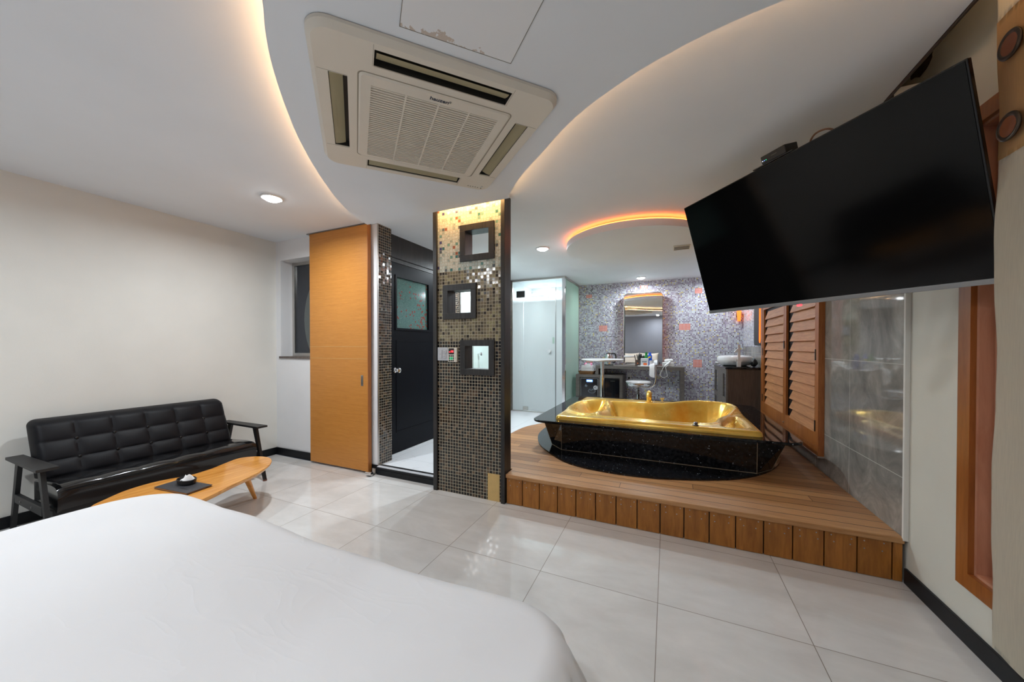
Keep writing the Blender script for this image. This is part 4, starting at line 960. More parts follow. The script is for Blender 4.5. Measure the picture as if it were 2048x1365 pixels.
for s_, yc in ((-1, .803), (1, 2.038)):
    a = obj('armrest', (lambda bm: (prism(bm, [(-4.03, yc-.036), (-4.03, yc+.036), (-3.435, yc+.045), (-3.435, yc-.045)], .486, .503), bm)[1])(BM()), 'black_wood', sf)
    def bar(p0, p1, w0, w1, th=.022):
        bm = BM(); rs = []
        for (x, z), w_ in ((p0, w0), (p1, w1)): rs.append([bm.verts.new((x+dx, yc+dy, z)) for dx, dy in ((-w_, -th/2), (w_, -th/2), (w_, th/2), (-w_, th/2))])
        ringface(bm, rs); return bm
    fl = obj('leg', bar((-3.405, .012), (-3.545, .487), .013, .024), 'black_wood', sf)
    obj('foot_cap', lathe(BM(), [(.017, 0), (.017, .012)], (-3.403, yc, .0), 16), 'rubber_brown', fl)
    bl = obj('leg', bar((-4.075, .0), (-3.93, .487), .016, .026), 'black_wood', sf)
    sr = obj('side_rail', box(BM(), -3.98, -3.50, yc-.012, yc+.012, .20, .255, .003), 'black_wood', sf)
    for xx in (-3.86, -3.66): obj('bolt', cyl(BM(), (xx, yc-.016*1, .228), (xx, yc-.012, .228), .007, seg=12), 'dark_steel', sr)

# ------------------------------------------------------------ coffee table
tbl = thing('coffee_table', 'low orange wood coffee table with a curved top in front of the black sofa', 'coffee table', (-2.95, 1.4, 0))
TZ = .31
top_px = [(-3.134, .945), (-3.206, 1.06), (-3.226, 1.19), (-3.200, 1.285), (-3.160, 1.375), (-3.181, 1.521), (-3.236, 1.649), (-3.265, 1.756), (-3.202, 1.833), (-3.093, 1.867), (-2.987, 1.842), (-2.868, 1.753), (-2.760, 1.600), (-2.706, 1.469), (-2.665, 1.365), (-2.604, 1.228), (-2.56, 1.08), (-2.60, .93), (-2.75, .84), (-2.94, .83), (-3.07, .87)]
tp = [tuple(p)[:2] for p in spline([(x, y, 0) for x, y in top_px], 4, True)]
cxm, cym = -2.92, 1.35
sh_ = lambda k: [(cxm+(x-cxm)*k, cym+(y-cym)*k) for x, y in tp]
bm = BM(); ringface(bm, [[bm.verts.new((x, y, z)) for x, y in pl] for pl, z in ((sh_(.955), TZ-.028), (sh_(.995), TZ-.012), (tp, TZ-.004), (sh_(.995), TZ))])
obj('tabletop', bm, 'table_wood', tbl)
for f0, t0 in (((-3.075, 1.765), (-2.96, 1.62)), ((-2.66, .96), (-2.75, 1.04)), ((-3.07, .93), (-3.02, 1.03)), ((-2.66, 1.50), (-2.78, 1.44))):
    if f0 == (-2.66, 1.50): continue
    obj('leg', cyl(BM(), (*f0, 0), (*t0, TZ-.026), .0125, .024, 24), 'table_wood', tbl, 40)
r = thing('menu_folder', 'dark grey menu folder lying on the orange coffee table under the black dish', 'folder', (-2.92, 1.235, TZ))
A_, N_, R_, F_ = (-3.07, 1.147), (-2.75, 1.18), (-2.77, 1.325), (-3.09, 1.29)
simple('folder_cover', srgb(58, 58, 62), .45, bump=.2)
inn = lambda k: [(-2.92+(x+2.92)*k, 1.2355+(y-1.2355)*k) for x, y in (A_, N_, R_, F_)]
obj('back_cover', prism(BM(), [A_, N_, R_, F_], TZ+.0003, TZ+.003), 'folder_cover', r); obj('pages', prism(BM(), inn(.965), TZ+.003, TZ+.009), 'orange_oak', r); obj('front_cover', prism(BM(), [A_, N_, R_, F_], TZ+.009, TZ+.012), 'folder_cover', r)
bm = BM(); mr = Matrix.Rotation(math.atan2(.033, .32), 4, 'Z')
for k in range(7): box(bm, -.045+k*.013, -.037+k*.013, -.006, .006, 0, .0004)
bmesh.ops.transform(bm, matrix=Matrix.Translation((-2.84, 1.215, TZ+.0121)) @ mr, verts=bm.verts); obj('embossed_title', bm, 'dark_steel', r)
r = thing('tissue_dish', 'oval black dish stuffed with white tissue on the dark menu folder', 'dish', (-2.955, 1.268, TZ+.0132))
obj('dish', lathe(BM(), [(.060, 0), (.070, .006), (.074, .030), (.068, .032), (.062, .012), (.01, .010)], (-2.955, 1.268, TZ+.0132), 40, 1, .62), 'black_plastic', r, 40)
bm = BM()
def tis(u, v):
    a = u*2*PI; rr = (1-v*.8)*.066; z = .020+.050*math.sin(v*PI*.5)+.012*math.sin(a*3+v*5)+.008*math.sin(a*5+1)
    return Vector((-2.955+rr*math.cos(a)*(1+.15*math.sin(3*a)), 1.268+rr*.6*math.sin(a), TZ+.0132+max(.006, z*(.58+.30*math.cos(a+.3)*(1-.3*v))+.010*math.sin(a*4+v*3)*(1-v*.5))))
grid(bm, tis, 48, 10, True); obj('tissue', bm, 'paper_white', r)

# ------------------------------------------------------------ bed
BX0, BX1, BY0, BY1 = -2.30, -.270, -1.28, .87
bd = thing('bed', 'low wide bed under the white duvet in the foreground', 'bed', (-1.29, -.2, 0))
obj('bed_base', box(BM(), BX0+.08, BX1-.08, BY0+.02, BY1-.10, .0, .28, .01), 'black_wood', bd)
obj('mattress', box(BM(), BX0+.04, BX1-.04, BY0+.02, BY1-.05, .282, .50, .04, 3), 'towel_white', bd)
obj('headboard', box(BM(), BX0, BX1, YN+.002, YN+.06, 0, .62, .01), 'brown_laminate', bd)
RR = .075
def duv(u, v):
    # u across the width including both drops, v along the length: foot drop at v = 1
    L = .52; X = BX0-L+(BX1-BX0+2*L)*u; Y = BY0+(BY1-BY0+L)*v
    dx = max(0, X-BX1) if X > 0.5*(BX0+BX1) else -max(0, BX0-X); dy = max(0, Y-BY1)
    KR = .17 if X < -1.3 else .10; ix = min(max(X, BX0+KR), BX1-KR); iy = min(Y, BY1-KR); dx, dy = X-ix, max(0, Y-iy); r0 = math.hypot(dx, dy)
    if r0 > KR: r_ = r0-KR; cx, cy = ix+dx/r0*KR, iy+dy/r0*KR
    else: r_ = 0; cx, cy = X, Y
    z = .548+.010*math.sin(X*2.1+.4)*math.sin(Y*2.3)+.006*math.sin(X*5+Y*4)+.004*math.sin(X*11-Y*7)
    # the top swells slightly, then softens to the edges
    e = max(0, min(cx-BX0, BX1-cx, BY1-cy)); z -= .020*(1-ss(0, .35, e))
    if r_ < 1e-9: return Vector((cx, cy, z))
    nx, ny = dx/r0, dy/r0; q = RR*PI/2
    r2 = min(r_, L)
    if r2 < q: out = RR*math.sin(r2/RR); dn = RR*(1-math.cos(r2/RR))
    else: out = RR+(r2-q)*.26; dn = RR+(r2-q)*.96
    per = cx*1.0+cy*1.0+math.atan2(ny, abs(nx)+1e-9)*.55
    fo = ss(.02, .34, r2); out += fo*(.026*math.sin(per*19)+.016*math.sin(per*37+1.7)+.03); dn += fo*.006*math.sin(per*51)
    return Vector((cx+nx*out, cy+ny*out, max(z-dn, .02)))
bm = BM(); grid(bm, duv, 300, 260); bmesh.ops.remove_doubles(bm, verts=bm.verts, dist=1e-5)
dv = obj('duvet', bm, 'duvet_cotton', None, 80); tag(dv, 'large white cotton duvet spread over the bed, hanging down at its foot', 'duvet')
def pillow(cx, cy, cz, W2, H2, T, rot, label):
    bm = BM()
    def side(sgn):
        def f(u, v):
            a, b_ = u*2-1, v*2-1
            k = max(0, (1-a**4))*max(0, (1-b_**4)); px_ = a*W2*(1-.10*(1-abs(b_)**2)*abs(a)**6*0)-a*.03*(1-b_*b_); pz = b_*H2-b_*.03*(1-a*a)
            return Vector((px_, sgn*T*k**.55, pz))
        return f
    grid(bm, side(1), 22, 22); grid(bm, side(-1), 22, 22); bmesh.ops.remove_doubles(bm, verts=bm.verts, dist=1e-4)
    bmesh.ops.transform(bm, matrix=Matrix.Translation((cx, cy, cz)) @ Matrix.Rotation(rot, 4, 'X'), verts=bm.verts)
    tag(obj('pillow', bm, 'pillow_linen', None, 80), label, 'pillow', 'pillows standing at the head of the bed')
pillow(-.66, -1.10, .78, .34, .22, .09, .35, 'cream pillow at the head of the bed on the side nearest the curtain')
pillow(-1.36, -1.10, .78, .34, .22, .09, .35, 'cream pillow in the middle of the head of the bed')
pillow(-2.0, -1.10, .78, .30, .22, .09, .35, 'cream pillow at the head of the bed on the sofa side')

# ------------------------------------------------------------ back corner: mirror, desk, fridges, stool, table
Z0 = .0755
mr_ = thing('tall_mirror', 'tall mirror with rounded corners and a thin steel frame, orange light behind it', 'mirror', (-.412, 6.8, .905))
mo = rrect(-.742, -.080, .905, 2.215, .085, 8); mi = rrect(-.734, -.088, .913, 2.207, .078, 8)
def prism_y(bm, poly, y0, y1, poly1=None):
    poly1 = poly1 or poly; ringface(bm, [[bm.verts.new((x, y0, z)) for x, z in poly], [bm.verts.new((x, y1, z)) for x, z in poly1]]); return bm
bm = BM(); ringface(bm, [[bm.verts.new((x, y, z)) for x, z in pl] for pl, y in ((mo, 6.775), (mo, 6.738), (mi, 6.736), (mi, 6.742))], False); bm.faces.new([bm.verts.new((x, 6.775, z)) for x, z in mo])
obj('frame', bm, 'brushed_steel', mr_); obj('mirror_glass', prism_y(BM(), mi, 6.7405, 6.742), 'mirror', mr_)
ib = rrect(-.69, -.132, .96, 2.16, .06, 6); obj('backing_box', prism_y(BM(), ib, 6.776, 6.879), 'black_wood', mr_)
io = rrect(-.702, -.12, .948, 2.172, .066, 6); bm = BM(); ringface(bm, [[bm.verts.new((x, y, z)) for x, z in pl] for pl, y in ((io, 6.800), (io, 6.812), (ib, 6.812), (ib, 6.800))] , False); obj('back_light', bm, 'amber_led', mr_)
simple('backlight_dim', (1, .2, .05), .5, emit=(1, .14, .03), es=3)
# desk
dsk = thing('dressing_desk', 'long grey-brown dressing desk top below the tall mirror', 'desk', (-.47, 6.62, Z0))
obj('desktop', box(BM(), -1.19, .252, 6.40, 6.875, .845, .900, .002), 'grey_laminate', dsk)
obj('side_board', box(BM(), .190, .252, 6.40, 6.875, Z0, .845, .002), 'grey_laminate', dsk)
obj('side_board', box(BM(), -1.19, -1.135, 6.40, 6.875, .735, .845, .002), 'grey_laminate', dsk)
cab = thing('fridge_cabinet', 'low grey-brown cabinet housing two small black refrigerators beside the green glass', 'cabinet', (-1.1, 6.6, Z0))
CY = 6.34
obj('cabinet_top', box(BM(), -1.535, -.715, CY, 6.875, .683, .733, .002), 'grey_laminate', cab)
obj('side_board', box(BM(), -1.535, -1.462, CY, 6.875, Z0, .683, .002), 'grey_laminate', cab)
obj('divider_board', box(BM(), -1.128, -1.028, CY, 6.875, Z0, .683, .002), 'grey_laminate', cab)
obj('side_board', box(BM(), -.765, -.715, CY, 6.875, Z0, .683, .002), 'grey_laminate', cab)
simple('fridge_black', (.008, .009, .012), .08, spec=.6)
f1 = thing('mini_fridge', 'small black refrigerator with a lit blue display and white sticker, next to the green glass', 'refrigerator', (-1.3, 6.5, Z0), None, 'mini refrigerators in the low cabinet')
obj('body', box(BM(), -1.452, -1.138, CY+.05, 6.84, Z0+.002, .672), 'black_plastic', f1)
dr = obj('door', box(BM(), -1.450, -1.138, CY+.012, CY+.048, Z0+.012, .670, .004), 'fridge_black', f1)
obj('door_trim', slab_holes(BM(), 'y', CY+.010, CY+.013, -1.450, -1.138, Z0+.012, .670, [(-1.442, -1.146, Z0+.02, .662)]), 'silver_plastic', dr)
obj('display', box(BM(), -1.340, -1.232, CY+.009, CY+.012, .602, .642), 'blue_display', dr)
bm = BM()
for k in range(4): box(bm, -1.328+k*.022, -1.314+k*.022, CY+.008, CY+.009, .613, .632)
obj('display_digits', bm, 'display_text', dr)
bm = BM()
for k in range(5): box(bm, -1.318+k*.011, -1.311+k*.011, CY+.0095, CY+.012, .652, .660)
obj('lettering', bm, 'text_grey', dr)
bm = BM()
for k in range(4): box(bm, -1.332+k*.028, -1.322+k*.028, CY+.0095, CY+.012, .584, .590)
obj('button_marks', bm, 'text_grey', dr)
simple('frost_print', srgb(110, 122, 132), .5)
bm = BM(); prism_y(bm, [(-1.375, .522), (-1.340, .510), (-1.318, .538), (-1.338, .535), (-1.350, .566)], CY+.0095, CY+.012); obj('diamond_print', bm, 'frost_print', dr)
bm = BM()
for k in range(11):
    a = PI*.75+k*1.75*PI/11*1.02; rr_ = .058; 
    p_ = [(-1.245+rr_*1.12*math.cos(a+t_)*q, .440+rr_*.66*math.sin(a+t_)*q) for t_, q in ((0, .86), (.34, .80), (.40, 1.08), (.05, 1.02))]
    prism_y(bm, p_, CY+.0095, CY+.012)
for dx, dz in ((-.01, .0), (.018, .012), (-.03, .018)): prism_y(bm, [(-1.25+dx-.014, .452+dz), (-1.25+dx, .444+dz), (-1.25+dx+.014, .456+dz), (-1.25+dx, .462+dz)], CY+.0095, CY+.012)
obj('swirl_print', bm, 'frost_print', dr)
bm = BM(); cyl(bm, (-1.178, CY+.008, .503), (-1.178, CY+.012, .503), .040, seg=28); obj('round_sticker', bm, 'white_card', dr)
bm = BM(); cyl(bm, (-1.188, CY+.006, .503), (-1.188, CY+.008, .503), .010, seg=8); box(bm, -1.186, -1.150, CY+.006, CY+.008, .522, .525); box(bm, -1.176, -1.150, CY+.006, CY+.008, .482, .485); obj('sticker_print', bm, 'text_navy', dr)
f2 = thing('mini_fridge', 'small plain black refrigerator in the low cabinet, behind the round table post', 'refrigerator', (-.9, 6.5, Z0), None, 'mini refrigerators in the low cabinet')
obj('body', box(BM(), -1.018, -.775, CY+.05, 6.84, Z0+.002, .672), 'black_plastic', f2)
dr = obj('door', box(BM(), -1.018, -.775, CY+.012, CY+.048, Z0+.012, .665, .004), 'fridge_black', f2)
bm = BM()
for k in range(6): box(bm, -.920+k*.013, -.911+k*.013, CY+.0105, CY+.012, .628, .636)
obj('lettering', bm, 'text_grey', dr)
# basket with towels
bk2 = thing('wicker_tray', 'brown wicker tray on top of the low cabinet holding folded towels', 'basket', (-1.36, 6.50, .7335))
bm = BM(); o1 = rrect(-1.485, -1.240, 6.40, 6.60, .02, 3); o2 = rrect(-1.508, -1.212, 6.38, 6.62, .025, 3); o3 = rrect(-1.495, -1.225, 6.392, 6.608, .02, 3); o4 = rrect(-1.478, -1.247, 6.407, 6.593, .018, 3)
ringface(bm, [[bm.verts.new((x, y, z)) for x, y in pl] for pl, z in ((o1, .7338), (o2, .792), (o3, .792), (o4, .742))]); obj('tray', bm, 'wicker', bk2)
tow = None
tl = [('folded white towel at the bottom of the pile in the wicker tray', .7425, .108), ('folded white towel in the middle of the pile in the wicker tray', .7925, .106), ('folded white towel on top of the pile in the wicker tray', .8425, .105)]
for lb, z, hw in tl:
    bm = BM()
    for k in range(3): box(bm, -1.353-hw+(.006 if k == 1 else 0), -1.353+hw, 6.415, 6.575, z+.001+k*.0155, z+.0155+k*.0155, .006, 2)
    tag(obj('folded_towel', bm, 'towel_white', None, 50), lb, 'towel', 'folded towels in the wicker tray')
r = thing('wrapped_sponge', 'pink and white wrapped packet lying on the folded towels', 'packet', (-1.335, 6.48, .8905))
bm = BM(); box(bm, -1.39, -1.285, 6.45, 6.51, .892, .922, .008); obj('wrapper', bm, 'white_plastic', r)
for x in (-1.385, -1.288): obj('end_twist', (lambda b: (bmesh.ops.create_uvsphere(b, u_segments=16, v_segments=10, radius=.027), bmesh.ops.translate(b, vec=(x, 6.48, .915), verts=b.verts), b)[2])(BM()), 'pink_wrap', r, 60)
# kettle
r = thing('electric_kettle', 'stainless steel electric kettle with black handle at the left end of the desk', 'kettle', (-.97, 6.5, .9005))
KX, KY = -.975, 6.52
obj('power_base', lathe(BM(), [(.085, 0), (.088, .008), (.08, .020)], (KX, KY, .9005), 32), 'black_plastic', r, 40)
obj('body', lathe(BM(), [(.078, 0), (.080, .02), (.076, .08), (.064, .15), (.052, .185)], (KX, KY, .921), 36), 'chrome', r, 40)
obj('lid', lathe(BM(), [(.052, 0), (.050, .008), (.02, .016), (.012, .024)], (KX, KY, 1.106), 28), 'black_plastic', r, 40)
obj('handle', tube(BM(), spline([(KX+.045, KY, 1.110), (KX+.085, KY, 1.115), (KX+.118, KY, 1.095), (KX+.125, KY, 1.04), (KX+.112, KY, .97), (KX+.075, KY, .945)], 5), .013, 10), 'black_plastic', r, 60)
obj('spout', (lambda b: ringface(b, [[b.verts.new(p) for p in tri] for tri in ([(KX-.055, KY-.02, 1.03), (KX-.055, KY+.02, 1.03), (KX-.06, KY, 1.0)], [(KX-.085, KY-.008, 1.10), (KX-.085, KY+.008, 1.10), (KX-.088, KY, 1.092)])]) or b)(BM()), 'chrome', r)
# organiser, combs, bottles
r = thing('brush_holder', 'brown square holder on the desk in front of the mirror', 'organizer', (-.475, 6.5, .9005))
obj('holder', slab_holes(BM(), 'y', 6.46, 6.464, -.517, -.435, .9005, 1.005, []), 'brown_laminate', r); 
bm = BM(); box(bm, -.517, -.513, 6.464, 6.54, .9005, 1.005); box(bm, -.439, -.435, 6.464, 6.54, .9005, 1.005); box(bm, -.517, -.435, 6.54, 6.544, .9005, 1.005); box(bm, -.513, -.439, 6.464, 6.54, .9005, .905); obj('sides', bm, 'brown_laminate', r)
obj('emblem', prism_y(BM(), [(-.486, .950), (-.476, .940), (-.466, .950), (-.476, .960)], 6.4585, 6.4598), 'orange_print', r)
for nm, x, rot, lb in (('hair_brush', -.465, .05, 'black hair brush standing in the brown holder, rounded head'), ('comb', -.492, -.22, 'black comb leaning in the brown holder beside the brush')):
    bm = BM()
    if nm == 'comb':
        box(bm, -.006, .006, -.003, .003, 0, .19, .001)
        for k in range(14): box(bm, .006, .020, -.001, .001, .08+k*.0075, .083+k*.0075)
    else:
        cyl(bm, (0, 0, 0), (0, 0, .11), .006, .008, 12); bmesh.ops.create_uvsphere(bm, u_segments=16, v_segments=10, radius=.001)
        for v in bm.verts:
            if v.co.length < .0011: v.co = Vector((v.co.x*17, v.co.y*9, v.co.z*45+.145)) * 1.0 if False else Vector((v.co.x*17000*.001, v.co.y*9000*.001, v.co.z*45+.145))
        cyl(bm, (0, 0, .10), (0, 0, .195), .015, .012, 16)
    bmesh.ops.transform(bm, matrix=Matrix.Translation((x, 6.50, .906)) @ Matrix.Rotation(rot, 4, 'Y'), verts=bm.verts)
    tag(obj(nm, bm, 'black_plastic', None, 50), lb, 'hair tool')
def bottle(name, x, y, r_, h_, body, cap, caph, lb, cat, sx=1, sy=1):
    t_ = thing(name, lb, cat, (x, y, .9005))
    obj('body', lathe(BM(), [(r_*.94, 0), (r_, .006), (r_, h_*.82), (r_*.8, h_*.93), (r_*.5, h_)], (x, y, .901), 28, sx, sy), body, t_, 40)
    obj('cap', lathe(BM(), [(r_*.55, 0), (r_*.55, caph*.8), (r_*.4, caph)], (x, y, .901+h_), 24, sx, sy), cap, t_, 40); return t_
bottle('lotion_bottle', -.405, 6.63, .020, .17, 'black_plastic', 'white_plastic', .03, 'slim dark lotion bottle with pale cap between the brush and the green can', 'bottle')
g = bottle('spray_can', -.352, 6.62, .027, .19, 'green_plastic', 'green_plastic', .045, 'green spray can behind the white box on the desk', 'spray can'); obj('label_band', lathe(BM(), [(.0275, 0), (.0275, .03)], (-.352, 6.62, 1.0), 28), 'red_plastic', g)
g = bottle('shampoo_bottle', -.292, 6.62, .032, .20, 'blue_plastic', 'blue_plastic', .03, 'blue flat shampoo bottle with yellow label beside the green can', 'bottle', 1, .6); obj('label_band', prism_y(BM(), [(-.318, 1.03), (-.272, 1.045), (-.272, 1.075), (-.318, 1.055)], 6.6005, 6.602), 'yellow_plastic', g)
r = thing('tissue_box', 'white box with an orange print on the desk in front of the mirror', 'box', (-.365, 6.50, .9005))
obj('carton', box(BM(), -.427, -.305, 6.455, 6.575, .9085, 1.035, .003), 'white_card', r)
obj('orange_emblem', prism_y(BM(), rrect(-.386, -.325, .918, .958, .015, 4), 6.453, 6.4555), 'orange_print', r)
obj('print_bar', prism_y(BM(), [(-.405, .968), (-.330, .968), (-.330, .985), (-.405, .985)], 6.453, 6.4555), 'frost_print', r)
r = obj('clear_cup', lathe(BM(), [(.026, 0), (.030, .09), (.028, .09), (.024, .004)], (-.262, 6.50, .9085), 24), 'white_plastic', None, 40); tag(r, 'small pale cup right of the white box on the desk', 'cup')
r = obj('paper_tray', box(BM(), -.475, -.215, 6.41, 6.60, .9005, .908, .002), 'paper_white'); tag(r, 'flat white tray lying at the front of the desk under the white box', 'tray')
# hair dryer
r = thing('hair_dryer', 'white hair dryer resting on its white wall-side holder with a looping coiled cord', 'hair dryer', (0, 6.55, .9005))
obj('holder', box(BM(), -.085, .095, 6.50, 6.62, .9010, .970, .008), 'white_plastic', r)
obj('barrel', (lambda b: (lathe(b, [(.028, 0), (.034, .02), (.036, .06), (.032, .12), (.022, .135)], (0, 0, 0), 24), bmesh.ops.transform(b, matrix=Matrix.Translation((-.05, 6.55, .985)) @ Matrix.Rotation(1.45, 4, 'Y'), verts=b.verts), b)[2])(BM()), 'white_plastic', r, 50)
obj('handle', tube(BM(), [(.035, 6.53, .985), (.01, 6.48, .955), (-.03, 6.43, .925), (-.045, 6.405, .915)], [.017, .016, .015, .013], 12), 'white_plastic', r, 50)
pts = spline([(-.045, 6.40, .913), (-.075, 6.385, .87), (-.105, 6.38, .80), (-.117, 6.38, .765), (-.095, 6.38, .735), (-.06, 6.38, .718), (-.025, 6.38, .735), (-.003, 6.38, .755), (-.018, 6.38, .82), (-.03, 6.39, .89), (-.015, 6.40, .912), (.01, 6.46, .925)], 14)
coil = []
for i, p in enumerate(pts):
    d = (pts[min(i+1, len(pts)-1)]-pts[max(i-1, 0)]).normalized(); u, v = frame_of(d); a = i*1.5; coil.append(p+(u*math.cos(a)+v*math.sin(a))*.004)
obj('cord', tube(BM(), coil, .0035, 6), 'white_plastic', r)
# outlet
r = thing('wall_outlet', 'white wall outlet with a black plug in the mosaic below the desk', 'outlet', (-.656, 6.88, .63))
obj('plate', box(BM(), -.692, -.622, 6.870, 6.8795, .625, .738, .002), 'white_plastic', r)
obj('plug', cyl(BM(), (-.656, 6.835, .655), (-.656, 6.869, .655), .018, seg=16), 'black_plastic', r, 40)
obj('cord', tube(BM(), spline([(-.656, 6.84, .650), (-.672, 6.82, .60), (-.690, 6.82, .45), (-.70, 6.84, .2)], 5), .004, 6), 'black_plastic', r)
r = thing('wall_cable_clip', 'thin white cable on the mosaic wall right of the desk', 'cable', (.32, 6.87, .6))
obj('cable', tube(BM(), spline([(.25, 6.874, .66), (.29, 6.872, .635), (.36, 6.872, .635), (.41, 6.874, .66)], 5), .004, 6), 'white_plastic', r)
# bar stool
st = thing('swivel_stool', 'chrome swivel stool with round white seat and small white backrest behind the gold tub', 'stool', (-.43, 6.0, Z0))
SXc, SYc = -.432, 6.0
obj('base_plate', lathe(BM(), [(.20, 0), (.20, .006), (.06, .022), (.03, .04)], (SXc, SYc, Z0+.0005), 40), 'chrome', st, 40)
obj('post', cyl(BM(), (SXc, SYc, Z0+.035), (SXc, SYc, .47), .026), 'chrome', st, 40)
obj('gas_lift', cyl(BM(), (SXc, SYc, .47), (SXc, SYc, .600), .016), 'dark_steel', st, 40)
obj('collar', lathe(BM(), [(.034, 0), (.034, .014), (.026, .02)], (SXc, SYc, .535), 24), 'chrome', st, 40)
obj('seat_ring', lathe(BM(), [(.178, 0), (.190, .006), (.190, .012), (.182, .018), (.196, .024), (.200, .034), (.190, .040), (.200, .046), (.203, .056), (.196, .064)], (SXc, SYc, .600), 48), 'chrome', st, 40)
obj('cushion', lathe(BM(), [(.188, 0), (.196, .008), (.180, .022), (.10, .030)], (SXc, SYc, .664), 48), 'porcelain', st, 40)
for dy in (-.055, .055): obj('back_tube', tube(BM(), spline([(SXc+.02, SYc+dy, .598), (SXc+.12, SYc+dy, .590), (SXc+.19, SYc+dy, .597), (SXc+.240, SYc+dy, .640), (SXc+.260, SYc+dy, .72), (SXc+.264, SYc+dy, .85), (SXc+.260, SYc+dy, .95)], 5), .0125, 12), 'chrome', st, 60)
bm = BM(); po = rrect(-.125, .125, .745, .978, .09, 8); pi_ = rrect(-.10, .10, .77, .955, .075, 8)
ringface(bm, [[bm.verts.new((x, SYc+y, z)) for y, z in pl] for pl, x in ((po, SXc+.246), (po, SXc+.225), (pi_, SXc+.170))]); obj('back_pad', bm, 'porcelain', st, 60)
# round bar table
rt2 = thing('round_bar_table', 'small round white bar table on a chrome post behind the gold tub', 'table', (-.95, 5.7, Z0))
RX, RY = -.952, 5.70
obj('base_plate', lathe(BM(), [(.21, 0), (.21, .006), (.06, .022), (.03, .04)], (RX, RY, Z0+.0005), 40), 'chrome', rt2, 40)
obj('post', cyl(BM(), (RX, RY, Z0+.035), (RX, RY, 1.0), .030), 'chrome', rt2, 40)
obj('collar', lathe(BM(), [(.028, 0), (.06, .012)], (RX, RY, 1.0), 24), 'brushed_steel', rt2, 40)
obj('tabletop', lathe(BM(), [(.28, 0), (.318, .006), (.328, .016), (.326, .024), (.31, .030)], (RX, RY, 1.0125), 64), 'white_plastic', rt2, 40)
obj('edge_band', lathe(BM(), [(.329, 0), (.3305, .004), (.3305, .008), (.329, .012)], (RX, RY, 1.019), 64), 'brushed_steel', rt2, 40)

# ------------------------------------------------------------ washbasin corner
vn = thing('washbasin_cabinet', 'dark brown washbasin cabinet with a black stone top in the back right corner', 'cabinet', (.93, 6.1, Z0))
VX0, VX1, VY0, VY1 = .722, 1.136, 5.52, 6.80
obj('cabinet_body', box(BM(), VX0+.02, VX1, VY0, VY1, Z0+.0005, .935), 'brown_laminate', vn)
obj('stone_top', box(BM(), VX0-.01, VX1, VY0-.01, VY1+.01, .936, .962, .003), 'black_granite', vn)
obj('face_frame', slab_holes(BM(), 'x', VX0, VX0+.0195, VY0, VY1, Z0+.001, .934, [(VY0+.05, VY0+.30, .16, .45), (VY0+.05, VY0+.30, .53, .86), (VY1-.40, VY1-.1, .16, .45), (VY1-.40, VY1-.1, .53, .86)]), 'grey_laminate', vn)
for y0, y1 in ((VY0+.05, VY0+.30), (VY1-.40, VY1-.1)):
    for z0, z1 in ((.16, .45), (.53, .86)): obj('inset_door', box(BM(), VX0+.011, VX0+.0195, y0, y1, z0, z1), 'fridge_black', vn)
bs = thing('vessel_sink', 'white oval vessel washbasin standing on the black stone top', 'sink', (.90, 6.02, .9625))
obj('bowl', lathe(BM(), [(.14, 0), (.19, .015), (.222, .06), (.232, .085), (.222, .125), (.195, .145), (.175, .138), (.16, .08), (.10, .035), (.02, .028)], (.90, 6.04, .9628), 56, 1, 1.1), 'porcelain', bs, 60)
obj('overflow_ring', cyl(BM(), (.845, 5.788, 1.03), (.845, 5.794, 1.03), .010, seg=16), 'brushed_steel', bs)
r = thing('basin_tap', 'tall square chrome basin tap in front of the white oval sink', 'tap', (.885, 5.62, .9625))
obj('base', box(BM(), .862, .908, 5.597, 5.643, .9628, 1.045, .003), 'satin_chrome', r)
obj('column', box(BM(), .870, .900, 5.605, 5.635, 1.045, 1.225, .003), 'satin_chrome', r)
obj('cross_bar', box(BM(), .845, .925, 5.606, 5.634, 1.035, 1.070, .003), 'satin_chrome', r)
bm = BM(); box(bm, -.060, .012, -.016, .016, -.012, .012, .003); bmesh.ops.transform(bm, matrix=Matrix.Translation((.872, 5.62, 1.205)) @ Matrix.Rotation(-.9, 4, 'Y'), verts=bm.verts); obj('spout', bm, 'satin_chrome', r)
obj('lever', box(BM(), .866, .900, 5.606, 5.634, 1.228, 1.262, .004), 'satin_chrome', r)
r = thing('soap_dish', 'small pale soap dish at the far left corner of the black stone top', 'dish', (.75, 6.70, .9625))
obj('dish', box(BM(), .722, .80, 6.66, 6.76, .9628, .982, .006), 'porcelain', r)
r = thing('wall_tissue_bag', 'dark crumpled bag behind the white oval sink', 'bag', (1.07, 5.72, .9625))
obj('bag', (lambda b: (bmesh.ops.create_icosphere(b, subdivisions=3, radius=1), [setattr(v, 'co', Vector((1.075+v.co.x*.042*(1-.5*max(0, v.co.z))*(1+.2*math.sin(v.co.y*9+v.co.z*7)), 5.72+v.co.y*.05, .9635+(v.co.z+1)*.058))) for v in b.verts], b)[2])(BM()), 'black_plastic', r, 60)
